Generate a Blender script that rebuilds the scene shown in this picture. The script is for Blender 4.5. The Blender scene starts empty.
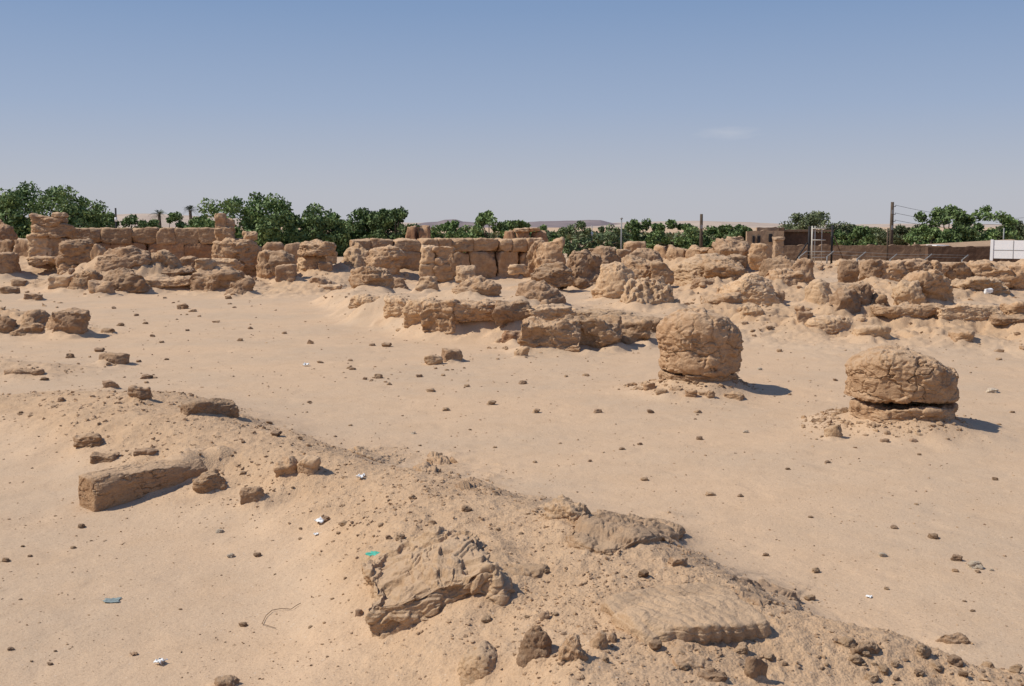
import bpy, math, random
import numpy as np
PI = math.pi
random.seed(7)
sc = bpy.context.scene
COL = sc.collection

# ------------------------------------------------------------------ camera numbers
H = 2.65
F = 1100.0
PITCH = math.atan((343 - 226) / F)
CA, SA = math.cos(PITCH), math.sin(PITCH)

def ray(px, py):
    u = (px - 512) / F; v = (343 - py) / F
    return np.array([u, CA + v * SA, -SA + v * CA])

def elev(px, py, z):
    """point where the sight line of a photo pixel meets height z"""
    d = ray(px, py); t = (z - H) / d[2]
    return float(d[0] * t), float(d[1] * t)

def atY(px, py, Y):
    d = ray(px, py); t = Y / d[1]
    return float(d[0] * t), float(Y), float(H + d[2] * t)

def zat(py, Y):
    return atY(512, py, Y)[2]

# ------------------------------------------------------------------ noise
_rng = np.random.RandomState(3)
PERM = np.concatenate([_rng.permutation(256)] * 3).astype(np.int32)
_g = _rng.normal(size=(256, 3)); G3 = (_g / np.linalg.norm(_g, axis=1)[:, None]).astype(np.float32)
_a = _rng.rand(256) * 2 * PI; G2 = np.stack([np.cos(_a), np.sin(_a)], 1).astype(np.float32)

def n3(x, y, z):
    x = np.asarray(x, np.float32); y = np.asarray(y, np.float32); z = np.asarray(z, np.float32)
    xi = np.floor(x).astype(np.int32); yi = np.floor(y).astype(np.int32); zi = np.floor(z).astype(np.int32)
    xf = x - xi; yf = y - yi; zf = z - zi
    u = xf ** 3 * (xf * (xf * 6 - 15) + 10); v = yf ** 3 * (yf * (yf * 6 - 15) + 10); w = zf ** 3 * (zf * (zf * 6 - 15) + 10)
    def c(dx, dy, dz):
        h = PERM[PERM[PERM[(xi + dx) & 255] + ((yi + dy) & 255)] + ((zi + dz) & 255)]
        g = G3[h]
        return g[..., 0] * (xf - dx) + g[..., 1] * (yf - dy) + g[..., 2] * (zf - dz)
    def L(a, b, t): return a + (b - a) * t
    return 1.5 * L(L(L(c(0,0,0), c(1,0,0), u), L(c(0,1,0), c(1,1,0), u), v),
                   L(L(c(0,0,1), c(1,0,1), u), L(c(0,1,1), c(1,1,1), u), v), w)

def n2(x, y):
    x = np.asarray(x, np.float32); y = np.asarray(y, np.float32)
    xi = np.floor(x).astype(np.int32); yi = np.floor(y).astype(np.int32)
    xf = x - xi; yf = y - yi
    u = xf ** 3 * (xf * (xf * 6 - 15) + 10); v = yf ** 3 * (yf * (yf * 6 - 15) + 10)
    def c(dx, dy):
        g = G2[PERM[PERM[(xi + dx) & 255] + ((yi + dy) & 255)]]
        return g[..., 0] * (xf - dx) + g[..., 1] * (yf - dy)
    def L(a, b, t): return a + (b - a) * t
    return 1.5 * L(L(c(0,0), c(1,0), u), L(c(0,1), c(1,1), u), v)

def fb3(P, f, oct=4, off=0.0):
    s = 0; a = 1.0; t = 0
    for i in range(oct):
        s = s + a * n3(P[:, 0] * f + off, P[:, 1] * f + off * 1.7, P[:, 2] * f - off); t += a; a *= .5; f *= 2.03; off += 11.3
    return s / t

def fb2(x, y, f, oct=4, off=0.0):
    s = 0; a = 1.0; t = 0
    for i in range(oct):
        s = s + a * n2(x * f + off, y * f - off * 1.3); t += a; a *= .5; f *= 2.03; off += 17.7
    return s / t

def sstep(a, b, x):
    t = np.clip((x - a) / (b - a), 0, 1); return t * t * (3 - 2 * t)

# ------------------------------------------------------------------ terrain
def ridge_pts(l):
    o = []
    for (px, py, h, w) in l:
        x, y = elev(px, py, h) if py > 200 else (px, py)   # py < 200: plan metres given directly
        o.append((x, y, h, w))
    return np.array(o)

# (crest polyline, profile power, roughness)
RIDGES = [
    # the big foreground ridge of fallen earth
    (ridge_pts([(30,398,.10,1.0),(75,394,.22,1.2),(130,398,.38,1.3),(200,422,.37,1.2),(260,448,.36,1.0),(340,464,.37,.9),(430,482,.41,1.0),(520,522,.48,1.12),(600,558,.50,1.12),(700,600,.45,.95),(800,630,.40,.72),(900,655,.32,.6),(1000,682,.26,.5),(1090,705,.2,.5)]), 2.4, 1.0),
    (ridge_pts([(490,650,.26,.7),(600,660,.40,.9),(700,670,.40,.9),(800,690,.36,.8)]), 2.2, .8),
    # platform in the middle
    (ridge_pts([(352,291,.42,1.1),(420,298,.68,1.5),(500,300,.80,2.1),(580,306,.62,2.2),(650,312,.5,2.0),(690,310,.3,2.2)]), 4.0, .35),
    # rubble heap on the left
    (ridge_pts([(-19.4,47,.5,2.2),(-17.4,47,1.25,2.8),(-15.0,47,1.35,3.0),(-13.2,46.6,.95,2.6),(-11.6,45.6,.4,1.8)]), 2.6, 1.0),
    # left rubble near
    (ridge_pts([(-60,312,.5,2.0),(10,312,.45,1.5),(60,318,.35,1.0)]), 2.2, 1.0),
    (ridge_pts([(-60,352,.22,1.0),(40,366,.13,.9)]), 2.0, .6),
    # left high ground behind the low wall
    (ridge_pts([(-75,69,2.1,8),(-40,68,2.0,7.5),(-28.5,66,1.9,5.0)]), 5.0, .25),
    (ridge_pts([(-48,57,1.7,9),(-30,57,1.15,7),(-25,56,.75,4.5),(-22,55,.3,3)]), 2.0, .35),
    # right-hand raised rubble ground
    (ridge_pts([(700,312,.22,2.0),(750,310,.35,2.6),(800,309,.5,3.2),(870,310,.6,3.4),(960,311,.55,3.6),(1100,316,.55,3.8)]), 2.6, 1.0),
    (ridge_pts([(640,282,.25,2.4),(700,284,.45,3.0),(760,284,.62,3.6),(850,284,.6,3.6),(930,286,.45,3.0)]), 2.2, 1.0),
    (ridge_pts([(575,270,.35,3.0),(620,266,.5,3.5),(700,262,.65,4.5),(800,262,.7,4.5)]), 2.2, 1.0),
    (ridge_pts([(850,262,.5,3.0),(940,262,.75,3.6),(1000,263,.85,4.5),(1150,263,.9,5.0)]), 2.6, 1.0),
    # sand drifts at the foot of the centre wall
    (ridge_pts([(300,286,.3,2.0),(340,272,.55,2.8),(400,276,.3,1.8)]), 2.0, .7),
    # aprons of crumbs round the two stumps
    (ridge_pts([(690,386,.12,.8),(705,386,.12,.8)]), 2.4, .6),
    (ridge_pts([(885,421,.14,.85),(915,421,.14,.85)]), 2.4, .6),
]

SK = []; SKON = [False]
def skirts(x, y):
    s = np.zeros_like(x); r = np.zeros_like(x)
    for (cx, cy, hw, hd, sh, rz, rg) in SK:
        R_ = 2.2 * max(hw, hd)
        m = np.nonzero((np.abs(y - cy) < R_) & (np.abs(x - cx) < R_))[0]
        if len(m) == 0: continue
        X = x[m] - cx; Y = y[m] - cy; c, n = math.cos(rz), math.sin(rz)
        q = np.hypot((c * X + n * Y) / hw, (c * Y - n * X) / hd) * (1 + .35 * n2(x[m] * 1.3 / hw, y[m] * 1.3 / hw))
        e = sh * np.exp(-(q / 1.18) ** 3)
        s[m] = (s[m] ** 3 + e ** 3) ** (1 / 3); r[m] = np.maximum(r[m], rg * np.exp(-(q / 1.35) ** 3))
    return s, r

def terrain(x, y, full=False):
    x = np.asarray(x, np.float64); y = np.asarray(y, np.float64)
    acc = np.zeros_like(x); rough = np.zeros_like(x)
    wx = x + .35 * n2(x * .55, y * .55) + .12 * n2(x * 2.1 + 9, y * 2.1)
    wy = y + .35 * n2(x * .55 + 40, y * .55) + .12 * n2(x * 2.1, y * 2.1 + 30)
    for k, (pts, pw, rg) in enumerate(RIDGES):
        m = (y < pts[:, 1].max() + 5 * pts[:, 3].max()) & (y > pts[:, 1].min() - 5 * pts[:, 3].max())
        if not m.any(): continue
        X = wx[m]; Y = wy[m]
        best = np.full(X.shape, 1e9); hh = np.zeros(X.shape); ww = np.ones(X.shape)
        for i in range(len(pts) - 1):
            a, b = pts[i], pts[i + 1]
            dx, dy = b[0] - a[0], b[1] - a[1]
            t = np.clip(((X - a[0]) * dx + (Y - a[1]) * dy) / (dx * dx + dy * dy), 0, 1)
            w = a[3] + (b[3] - a[3]) * t
            d = np.hypot(X - a[0] - t * dx, Y - a[1] - t * dy)
            c = d < best
            best = np.where(c, d, best); hh = np.where(c, a[2] + (b[2] - a[2]) * t, hh); ww = np.where(c, w, ww)
        q = np.exp(-(best / ww) ** pw)
        acc[m] = (acc[m] ** 3 + (hh * q) ** 3) ** (1 / 3)
        rough[m] = np.maximum(rough[m], rg * np.minimum(1, q * 1.6))
    if SKON[0]:
        s_, r_ = skirts(x, y); acc = acc + s_; rough = np.maximum(rough, r_)
    far = sstep(60, 140, y)
    z = acc + .05 * fb2(x, y, .12, 2) * (1 - far) + .018 * fb2(x, y, .7, 3, 5.0) + .5 * far * fb2(x, y, .012, 3, 8.0)
    nr = 1 - sstep(16, 24, y)
    z = z + rough * nr * (.05 * fb2(x, y, .9, 2, 3.3) + .016 * fb2(x, y, 4.0, 3, 13.0))
    if (nr < 1).any():   # the fallen masonry far off is lumpier
        q = 4.2 * fb2(x, y, .33, 4, 61.0); k_ = np.floor(q); f_ = q - k_
        q2 = 3.2 * fb2(x, y, 1.0, 4, 91.0); k2 = np.floor(q2); f2 = q2 - k2
        z = z + rough * (1 - nr) * (.16 * fb2(x, y, .75, 3, 3.3) + .095 * (k_ + sstep(.72, .95, f_)) + .05 * (k2 + sstep(.6, .9, f2)) + .10 * (.3 - np.abs(fb2(x, y, 1.6, 4, 21.0)) * 1.8))
    if full:
        near = 1 - sstep(14, 40, y)
        crumb = fb2(x, y, 9.0, 3, 31.0)
        z = z + rough * .020 * np.maximum(0, crumb) ** 1.0 * (1 + .3 * near) + near * .0035 * fb2(x, y, 6.0, 3, 2.0)
        z = z + rough * near * (.022 * np.maximum(0, n2(x * 19, y * 19) - .15) + .012 * np.maximum(0, n2(x * 43, y * 43) - .1))
        # shallow scuffs in the trodden sand
        sc_ = fb2(x, y, 2.2, 2, 55.0)
        z = z - (1 - rough) * .020 * np.maximum(0, sc_ - .15) - .003 * sstep(.3,.6,fb2(x, y, 3.7, 1, 75.0)) * (1 - rough)
    return z, rough

def T(x, y): return float(terrain(np.array([x]), np.array([y]), True)[0][0])

_ts = np.concatenate([np.linspace(3, 40, 900), np.linspace(40.1, 140, 500)])
def at(px, py):
    """first point of the ground along a sight line"""
    d = ray(px, py); d = d / d[1]
    X = d[0] * _ts; Y = _ts; Z = H + d[2] * _ts
    g = terrain(X, Y)[0]
    k = np.argmax(Z <= g)
    if Z[k] > g[k]: return elev(px, max(py, 232), 0) + (0.0,)
    if k > 0:
        a = Z[k-1] - g[k-1]; b = g[k] - Z[k]; s = a / (a + b + 1e-9)
        Yk = _ts[k-1] + (_ts[k] - _ts[k-1]) * s
    else: Yk = _ts[k]
    return float(d[0] * Yk), float(Yk), T(float(d[0] * Yk), float(Yk))

# ------------------------------------------------------------------ mesh helpers
def mesh_from(name, V, Fq, smooth=True):
    me = bpy.data.meshes.new(name)
    V = np.asarray(V, np.float32); n = len(V)
    me.vertices.add(n); me.vertices.foreach_set('co', V.ravel())
    if isinstance(Fq, np.ndarray):
        k = Fq.shape[1]; m = len(Fq)
        me.loops.add(m * k); me.loops.foreach_set('vertex_index', Fq.astype(np.int32).ravel())
        me.polygons.add(m)
        me.polygons.foreach_set('loop_start', np.arange(0, m * k, k, dtype=np.int32))
        try: me.polygons.foreach_set('loop_total', np.full(m, k, np.int32))
        except Exception: pass
    else:
        me.clear_geometry(); me.from_pydata([tuple(map(float, v)) for v in V], [], Fq)
    me.update(calc_edges=True)
    me.polygons.foreach_set('use_smooth', np.full(len(me.polygons), smooth, bool))
    me.validate()
    return me

def link(name, me, mat=None, parent=None, loc=(0, 0, 0), rot=(0, 0, 0)):
    o = bpy.data.objects.new(name, me); COL.objects.link(o)
    if mat is not None and me is not None and not me.materials: me.materials.append(mat)
    o.location = loc; o.rotation_euler = rot
    if parent is not None: o.parent = parent
    return o

def tag(o, label=None, cat=None, group=None, kind=None):
    if label: o['label'] = label
    if cat: o['category'] = cat
    if group: o['group'] = group
    if kind: o['kind'] = kind
    return o

def empty(name, loc, label, cat, group=None, rz=0):
    o = bpy.data.objects.new(name, None); COL.objects.link(o); o.location = loc; o.rotation_euler = (0, 0, rz)
    o.empty_display_size = .2
    return tag(o, label, cat, group)

class MB:
    """collects boxes, bars and tubes into one mesh"""
    def __init__(s): s.v = []; s.f = []
    def hexa(s, c):
        b = len(s.v); s.v += c
        s.f += [tuple(b + i for i in q) for q in ((0,3,2,1),(4,5,6,7),(0,1,5,4),(1,2,6,5),(2,3,7,6),(3,0,4,7))]
    def box(s, a, b):
        (x0,y0,z0),(x1,y1,z1) = a, b
        s.hexa([(x0,y0,z0),(x1,y0,z0),(x1,y1,z0),(x0,y1,z0),(x0,y0,z1),(x1,y0,z1),(x1,y1,z1),(x0,y1,z1)])
    def tube(s, pts, rad, n=8, caps=True):
        pts = [np.array(p, float) for p in pts]
        if not hasattr(rad, '__len__'): rad = [rad] * len(pts)
        base = len(s.v)
        for i, p in enumerate(pts):
            d = pts[min(i+1, len(pts)-1)] - pts[max(i-1, 0)]; d /= np.linalg.norm(d) + 1e-9
            a = np.cross(d, (0, 0, 1) if abs(d[2]) < .9 else (1, 0, 0)); a /= np.linalg.norm(a); b = np.cross(d, a)
            for k in range(n):
                t = 2 * PI * k / n
                s.v.append(tuple(p + rad[i] * (math.cos(t) * a + math.sin(t) * b)))
        for i in range(len(pts) - 1):
            for k in range(n):
                a0 = base + i*n + k; a1 = base + i*n + (k+1) % n
                s.f.append((a0, a1, a1 + n, a0 + n))
        if caps:
            s.f.append(tuple(base + k for k in range(n))[::-1]); e = base + (len(pts)-1)*n
            s.f.append(tuple(e + k for k in range(n)))
    def build(s, name, mat, parent=None, smooth=False, loc=(0,0,0), rot=(0,0,0)):
        me = mesh_from(name, np.array(s.v), s.f, smooth)
        return link(name, me, mat, parent, loc, rot)

# ------------------------------------------------------------------ rocks
_cs = {}
def cubesphere(n):
    if n in _cs: return _cs[n]
    t = np.tan(np.linspace(-PI/4, PI/4, n + 1))
    A, B = np.meshgrid(t, t, indexing='ij'); O = np.ones_like(A)
    faces = [(A,B,O),(B,A,-O),(O,A,B),(-O,B,A),(B,O,A),(A,-O,B)]
    V = []; Q = []; off = 0
    idx = np.arange((n+1)**2).reshape(n+1, n+1)
    q = np.stack([idx[:-1,:-1], idx[1:,:-1], idx[1:,1:], idx[:-1,1:]], -1).reshape(-1, 4)
    for f in faces:
        P = np.stack([c.ravel() for c in f], 1); V.append(P); Q.append(q + off); off += (n+1)**2
    V = np.concatenate(V); Q = np.concatenate(Q)
    key = np.round(V * 1e5).astype(np.int64)
    _, first, inv = np.unique(key, axis=0, return_index=True, return_inverse=True)
    inv = inv.ravel()
    V = V[first]; Q = inv[Q]
    V = V / np.linalg.norm(V, axis=1)[:, None]
    c = V[Q].mean(1); nn = np.cross(V[Q[:,1]] - V[Q[:,0]], V[Q[:,2]] - V[Q[:,0]])
    flip = (nn * c).sum(1) < 0
    Q[flip] = Q[flip][:, ::-1]
    _cs[n] = (V, Q); return _cs[n]

def normals(P, Q):
    fn = np.cross(P[Q[:,2]] - P[Q[:,0]], P[Q[:,3]] - P[Q[:,1]])
    N = np.zeros_like(P)
    for k in range(4):
        for a in range(3): N[:, a] += np.bincount(Q[:, k], weights=fn[:, a], minlength=len(P))
    return N / (np.linalg.norm(N, axis=1)[:, None] + 1e-12)

def rock_mesh(style, sx, sy, sz, n, seed, rough=1.0, strata=.5, tilt=0.0, crack=.5, taper=0.0, lean=(0, 0), peak=None, bottom=.12, warp=1.0, spacing=None, undercut=0.0, pits=.5, ptop=5., chip=1.0, ripple=0):
    """one eroded stone, origin at the middle of its base, base sunk a little below 0"""
    rr = np.random.RandomState(seed)
    D, Q = cubesphere(n)
    off = seed * 3.713 % 97
    if style == 'drum':
        p = np.where(D[:,2] < 0, 14., ptop)
        r = ((D[:,0]**2 + D[:,1]**2) ** (p/2) + np.abs(D[:,2])**p) ** (-1/p)
    else:
        if style == 'block':
            pl = [((1,0,0),1),((-1,0,0),1),((0,1,0),1),((0,-1,0),1),((0,0,1),1),((0,0,-1),1)]; p = 16
            for _ in range(5):
                s = rr.choice([-1,1], 3); v = s * (rr.rand(3) * .5 + .5); v /= np.linalg.norm(v); pl.append((v, 1.26 + rr.rand() * .2))
        elif style == 'slab':
            pl = [((1,0,0),1),((-1,0,0),1),((0,1,0),1),((0,-1,0),1),((0,0,1),1),((0,0,-1),1)]; p = 9
            for _ in range(7):
                a = rr.rand() * 2 * PI; v = np.array([math.cos(a), math.sin(a), .3 * rr.randn()]); v /= np.linalg.norm(v); pl.append((v, 1.0 + rr.rand() * .15))
        elif style == 'dome':
            pl = [((0,0,-1), .9)]; p = 5
            for _ in range(26):
                v = rr.randn(3); v[2] = abs(v[2]) * .9; v /= np.linalg.norm(v); pl.append((v, .93 + rr.rand() * .1))
            for k in range(8):
                a = k / 8 * 2 * PI; pl.append(((math.cos(a), math.sin(a), 0), 1.0)); pl.append(((math.cos(a), math.sin(a), -.7), 1.15))
        else:   # boulder
            pl = []; p = 9 + 12 * rr.rand()
            for k in range(16):
                v = rr.randn(3); v /= np.linalg.norm(v); pl.append((v, .84 + rr.rand() * .22))
            for v in ((1,0,0),(-1,0,0),(0,1,0),(0,-1,0),(0,0,1),(0,0,-1)): pl.append((v, .95))
        acc = np.zeros(len(D))
        for v, h in pl:
            v = np.array(v, float); v /= np.linalg.norm(v)
            acc += (np.maximum(0, D @ v) / h) ** p
        r = acc ** (-1/p)
    U = D * r[:, None]
    hz = sz * (1 + bottom)
    P = U * np.array([sx/2, sy/2, hz/2])
    P[:, 2] += sz/2 - sz*bottom/2
    S = (sx * sy * sz) ** (1/3)
    t = np.clip(P[:, 2] / sz, -.2, 1.2)
    if taper:
        P[:, :2] *= (1 - taper * t)[:, None]
    if undercut:
        P[:, :2] *= (1 - undercut * (1 - sstep(0, .38, t)))[:, None]
    P[:, 0] += lean[0] * t * sz; P[:, 1] += lean[1] * t * sz
    if peak:
        # pull the top into an uneven crest: peak = (x position -1..1, drop at the far side)
        d = np.abs(P[:, 0] / (sx/2) - peak[0]) / (1 + abs(peak[0]))
        P[:, 2] -= np.maximum(0, t) * sz * peak[1] * d ** 1.5
    # big soft warp
    a = .15 * S * warp * min(1.6, rough + .2)
    W = np.stack([fb3(P / S, 1.1, 2, off + 5 * k) for k in range(3)], 1)
    P = P + W * a * np.array([1, 1, .7])
    N = normals(P, Q)
    side = np.clip(1.15 - np.abs(N[:, 2]), 0, 1)
    Pn = P + off
    d = .045 * S * rough * fb3(Pn / S, 2.2, 3, off)
    # bedding: ledges of different depth with a groove between them
    if strata:
        sp = spacing or max(.07, .2 * sz)
        s = (P[:, 2] + tilt * P[:, 0] + .7 * sp * fb3(Pn, 1.6 / sp * .3, 4, 2.2)) / sp
        k = np.floor(s); f = s - k
        h = np.sin(k * 12.9898 + seed) * 43758.5453; h = (h - np.floor(h)) - .5
        h2 = np.sin((k+1) * 12.9898 + seed) * 43758.5453; h2 = (h2 - np.floor(h2)) - .5
        b = sstep(.8, 1.0, f)
        lay = h * (1 - b) + h2 * b
        g = np.exp(-((f - .9) / .07) ** 2)
        fade = .45 + .55 * sstep(-.2, .3, fb3(Pn / S, 1.7, 2, off + 70))
        fade2 = np.clip(fb3(Pn / S, 1.1, 3, off + 270) * 2 + .55, 0, 1.1)
        d += strata * sp * side * fade2 * (.42 * lay - .26 * g * fade)
    # flaked faces: the skin steps down in plates with crisp broken edges
    q = fb3(Pn / S * np.array([1, 1, 1.5]), 1.25, 4, off + 400) * 5.5
    k = np.floor(q); f = q - k
    d += chip * (.4 + .6 * rough) * .038 * S * (np.clip(k, -3, 2) + sstep(.86, .98, f) * 1.0)
    q = fb3(Pn / S * np.array([1, 1, 1.8]), 3.1, 3, off + 500) * 4.5
    k = np.floor(q); f = q - k
    d += chip * (.4 + .6 * rough) * .018 * S * (k + sstep(.84, .98, f))
    # coarse billows
    d += rough * .022 * S * (np.abs(fb3(Pn / S, 2.0, 3, off + 600)) - .2)
    if crack:
        wd = .005 + .014 * np.clip(fb3(Pn / S, 1.6, 2, off + 37) + .4, 0, 1)
        q = np.abs(fb3(Pn / S * np.array([1, 1, 1.9]), 1.3, 5, off + 33))
        d -= crack * .026 * S * np.exp(-(q / wd) ** 2) * sstep(-.15, .25, fb3(Pn / S, .9, 2, off + 8))
        q = np.abs(fb3(Pn / S, 3.3, 3, off + 133))
        d -= crack * .016 * S * np.exp(-(q / .03) ** 2) * sstep(0, .35, fb3(Pn / S, 1.3, 2, off + 9))
    m = np.clip(fb3(Pn / S, 1.8, 2, off + 50) * 2.5 + .3, 0, 1)   # crumbly patches
    fd = rough * m
    e = max(.05, min(.35, S * .16))
    d += fd * .22 * e * (fb3(Pn, 1 / e, 4, off + 12))
    if pits:
        w = n3(Pn[:,0] / e * 1.3, Pn[:,1] / e * 1.3, Pn[:,2] / e * 1.6)
        d -= pits * .30 * e * sstep(.22, .55, w) * (.25 + .75 * m)
    d += rough * .010 * S * np.abs(fb3(Pn, 5 / S, 3, off + 90))
    if ripple:
        ph_ = (P[:, 0] + .25 * P[:, 1]) * 2 * PI / .085 + 2.2 * n2(P[:, 0] * 5, P[:, 1] * 9 + seed)
        d += ripple * (np.abs(np.sin(ph_ / 2)) - .6) * (.35 + .65 * side) * (.5 + np.clip(fb3(Pn, 3, 2, 5) + .4, 0, 1))
    P = P + N * d[:, None]
    if n >= 48:
        N = normals(P, Q)
        e2 = e * .3
        P = P + N * (rough * .16 * e2 * fb3(Pn, 1 / e2, 3, off + 200))[:, None]
    # keep the measured outline
    lo, hi = np.percentile(P[:, :2], .5, axis=0), np.percentile(P[:, :2], 99.5, axis=0)
    P[:, :2] = (P[:, :2] - (lo + hi) / 2) * (np.array([sx, sy]) / (hi - lo))
    P[:, 2] = np.where(P[:, 2] > 0, P[:, 2] * sz / np.percentile(P[:, 2], 99.7), P[:, 2])
    return P.astype(np.float32), Q

def res_for(wpx): 
    for n in (6, 9, 13, 18, 26, 38, 54, 76, 104, 140):
        if n * 1.75 > wpx: return n
    return 180
# ------------------------------------------------------------------ materials
class NT:
    def __init__(s, name):
        s.m = bpy.data.materials.new(name); s.m.use_nodes = True
        s.t = s.m.node_tree; s.t.nodes.clear()
        s.out = s.n('ShaderNodeOutputMaterial'); s.b = s.n('ShaderNodeBsdfPrincipled')
        s.l(s.b.outputs[0], s.out.inputs[0]); s.b.inputs['Roughness'].default_value = .95
        s.b.inputs['Specular IOR Level'].default_value = .12
    def n(s, t, **k):
        o = s.t.nodes.new(t)
        for a, b in k.items(): setattr(o, a, b)
        return o
    def l(s, a, b): s.t.links.new(a, b)
    def mixc(s, f, a, b, mode='MIX'):
        o = s.n('ShaderNodeMix', data_type='RGBA', blend_type=mode)
        for i, v in ((0, f), (6, a), (7, b)):
            if hasattr(v, 'is_linked') or isinstance(v, bpy.types.NodeSocket): s.l(v, o.inputs[i])
            else: o.inputs[i].default_value = v if i == 0 else (tuple(v) + (1,) if len(v) == 3 else v)
        return o.outputs[2]
    def noise(s, vec, scale, detail=4, rough=.55, dist=0):
        o = s.n('ShaderNodeTexNoise'); s.l(vec, o.inputs['Vector'])
        o.inputs['Scale'].default_value = scale; o.inputs['Detail'].default_value = detail
        o.inputs['Roughness'].default_value = rough; o.inputs['Distortion'].default_value = dist
        return o.outputs['Fac']
    def ramp(s, f, a, b, lo=0., hi=1.):
        o = s.n('ShaderNodeMapRange', clamp=True); s.l(f, o.inputs[0])
        o.inputs[1].default_value = a; o.inputs[2].default_value = b; o.inputs[3].default_value = lo; o.inputs[4].default_value = hi
        return o.outputs[0]
    def math(s, op, a, b=0.):
        o = s.n('ShaderNodeMath', operation=op)
        for i, v in enumerate((a, b)):
            if isinstance(v, bpy.types.NodeSocket): s.l(v, o.inputs[i])
            else: o.inputs[i].default_value = v
        return o.outputs[0]
    def vor(s, vec, scale, out='Distance'):
        o = s.n('ShaderNodeTexVoronoi'); s.l(vec, o.inputs['Vector']); o.inputs['Scale'].default_value = scale
        return o.outputs[out]
    def bump(s, h, strength, dist, prev=None):
        o = s.n('ShaderNodeBump'); s.l(h, o.inputs['Height']); o.inputs['Strength'].default_value = strength
        o.inputs['Distance'].default_value = dist
        if prev is not None: s.l(prev, o.inputs['Normal'])
        return o.outputs[0]
    def map(s, vec, scale):
        o = s.n('ShaderNodeMapping'); s.l(vec, o.inputs[0]); o.inputs[3].default_value = scale
        return o.outputs[0]

SAND = (.612, .428, .270)
SAND_D = (.50, .338, .203)
SAND_G = (.54, .396, .264)

def mat_rock(name, main=(.455,.282,.155), pale=(.55,.370,.222), dark=(.34,.20,.108), dust=.6, fine=1.0):
    k = NT(name)
    tc = k.n('ShaderNodeTexCoord'); oi = k.n('ShaderNodeObjectInfo')
    va = k.n('ShaderNodeVectorMath', operation='ADD'); k.l(tc.outputs['Object'], va.inputs[0])
    sc3 = k.n('ShaderNodeVectorMath', operation='SCALE'); k.l(oi.outputs['Location'], sc3.inputs[0]); sc3.inputs['Scale'].default_value = 3.1
    k.l(sc3.outputs[0], va.inputs[1]); v = va.outputs[0]
    c = k.mixc(k.ramp(k.noise(v, 1.6, 5), .35, .65), main, pale)
    c = k.mixc(k.ramp(k.noise(v, 4.5, 6, .7), .46, .66, 0, .85), c, dark)
    st = k.noise(k.map(v, (1.2, 1.2, 9)), 1.6, 4)
    c = k.mixc(k.ramp(st, .5, .68, 0, .45), c, (dark[0]*.95, dark[1]*.95, dark[2]))
    c = k.mixc(k.ramp(k.noise(v, 60, 3, .7), .45, .75, 0, .35), c, (pale[0]*1.12, pale[1]*1.12, pale[2]*1.15))
    c = k.mixc(k.ramp(k.noise(v, 34, 3, .7), .56, .7, 0, .4), c, (dark[0]*.72, dark[1]*.72, dark[2]*.75))
    g = k.n('ShaderNodeNewGeometry'); sx = k.n('ShaderNodeSeparateXYZ'); k.l(g.outputs['Normal'], sx.inputs[0])
    up = k.ramp(k.math('ADD', sx.outputs[2], k.math('MULTIPLY', k.noise(v, 7, 4), .5)), .85, 1.2, 0, dust)
    c = k.mixc(up, c, SAND)
    # each stone a touch lighter or darker
    hv = k.n('ShaderNodeHueSaturation'); k.l(c, hv.inputs['Color']); k.l(k.ramp(oi.outputs['Random'], 0, 1, .88, 1.1), hv.inputs['Value'])
    k.l(hv.outputs[0], k.b.inputs['Base Color'])
    b = k.bump(k.noise(v, 9, 7, .75), .6, .06 * fine)
    b = k.bump(k.noise(v, 45, 5, .75), .65, .020 * fine, b)
    b = k.bump(k.vor(k.map(v, (1,1,1.6)), 26), .35, .010 * fine, b)
    k.l(b, k.b.inputs['Normal'])
    return k.m

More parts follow.
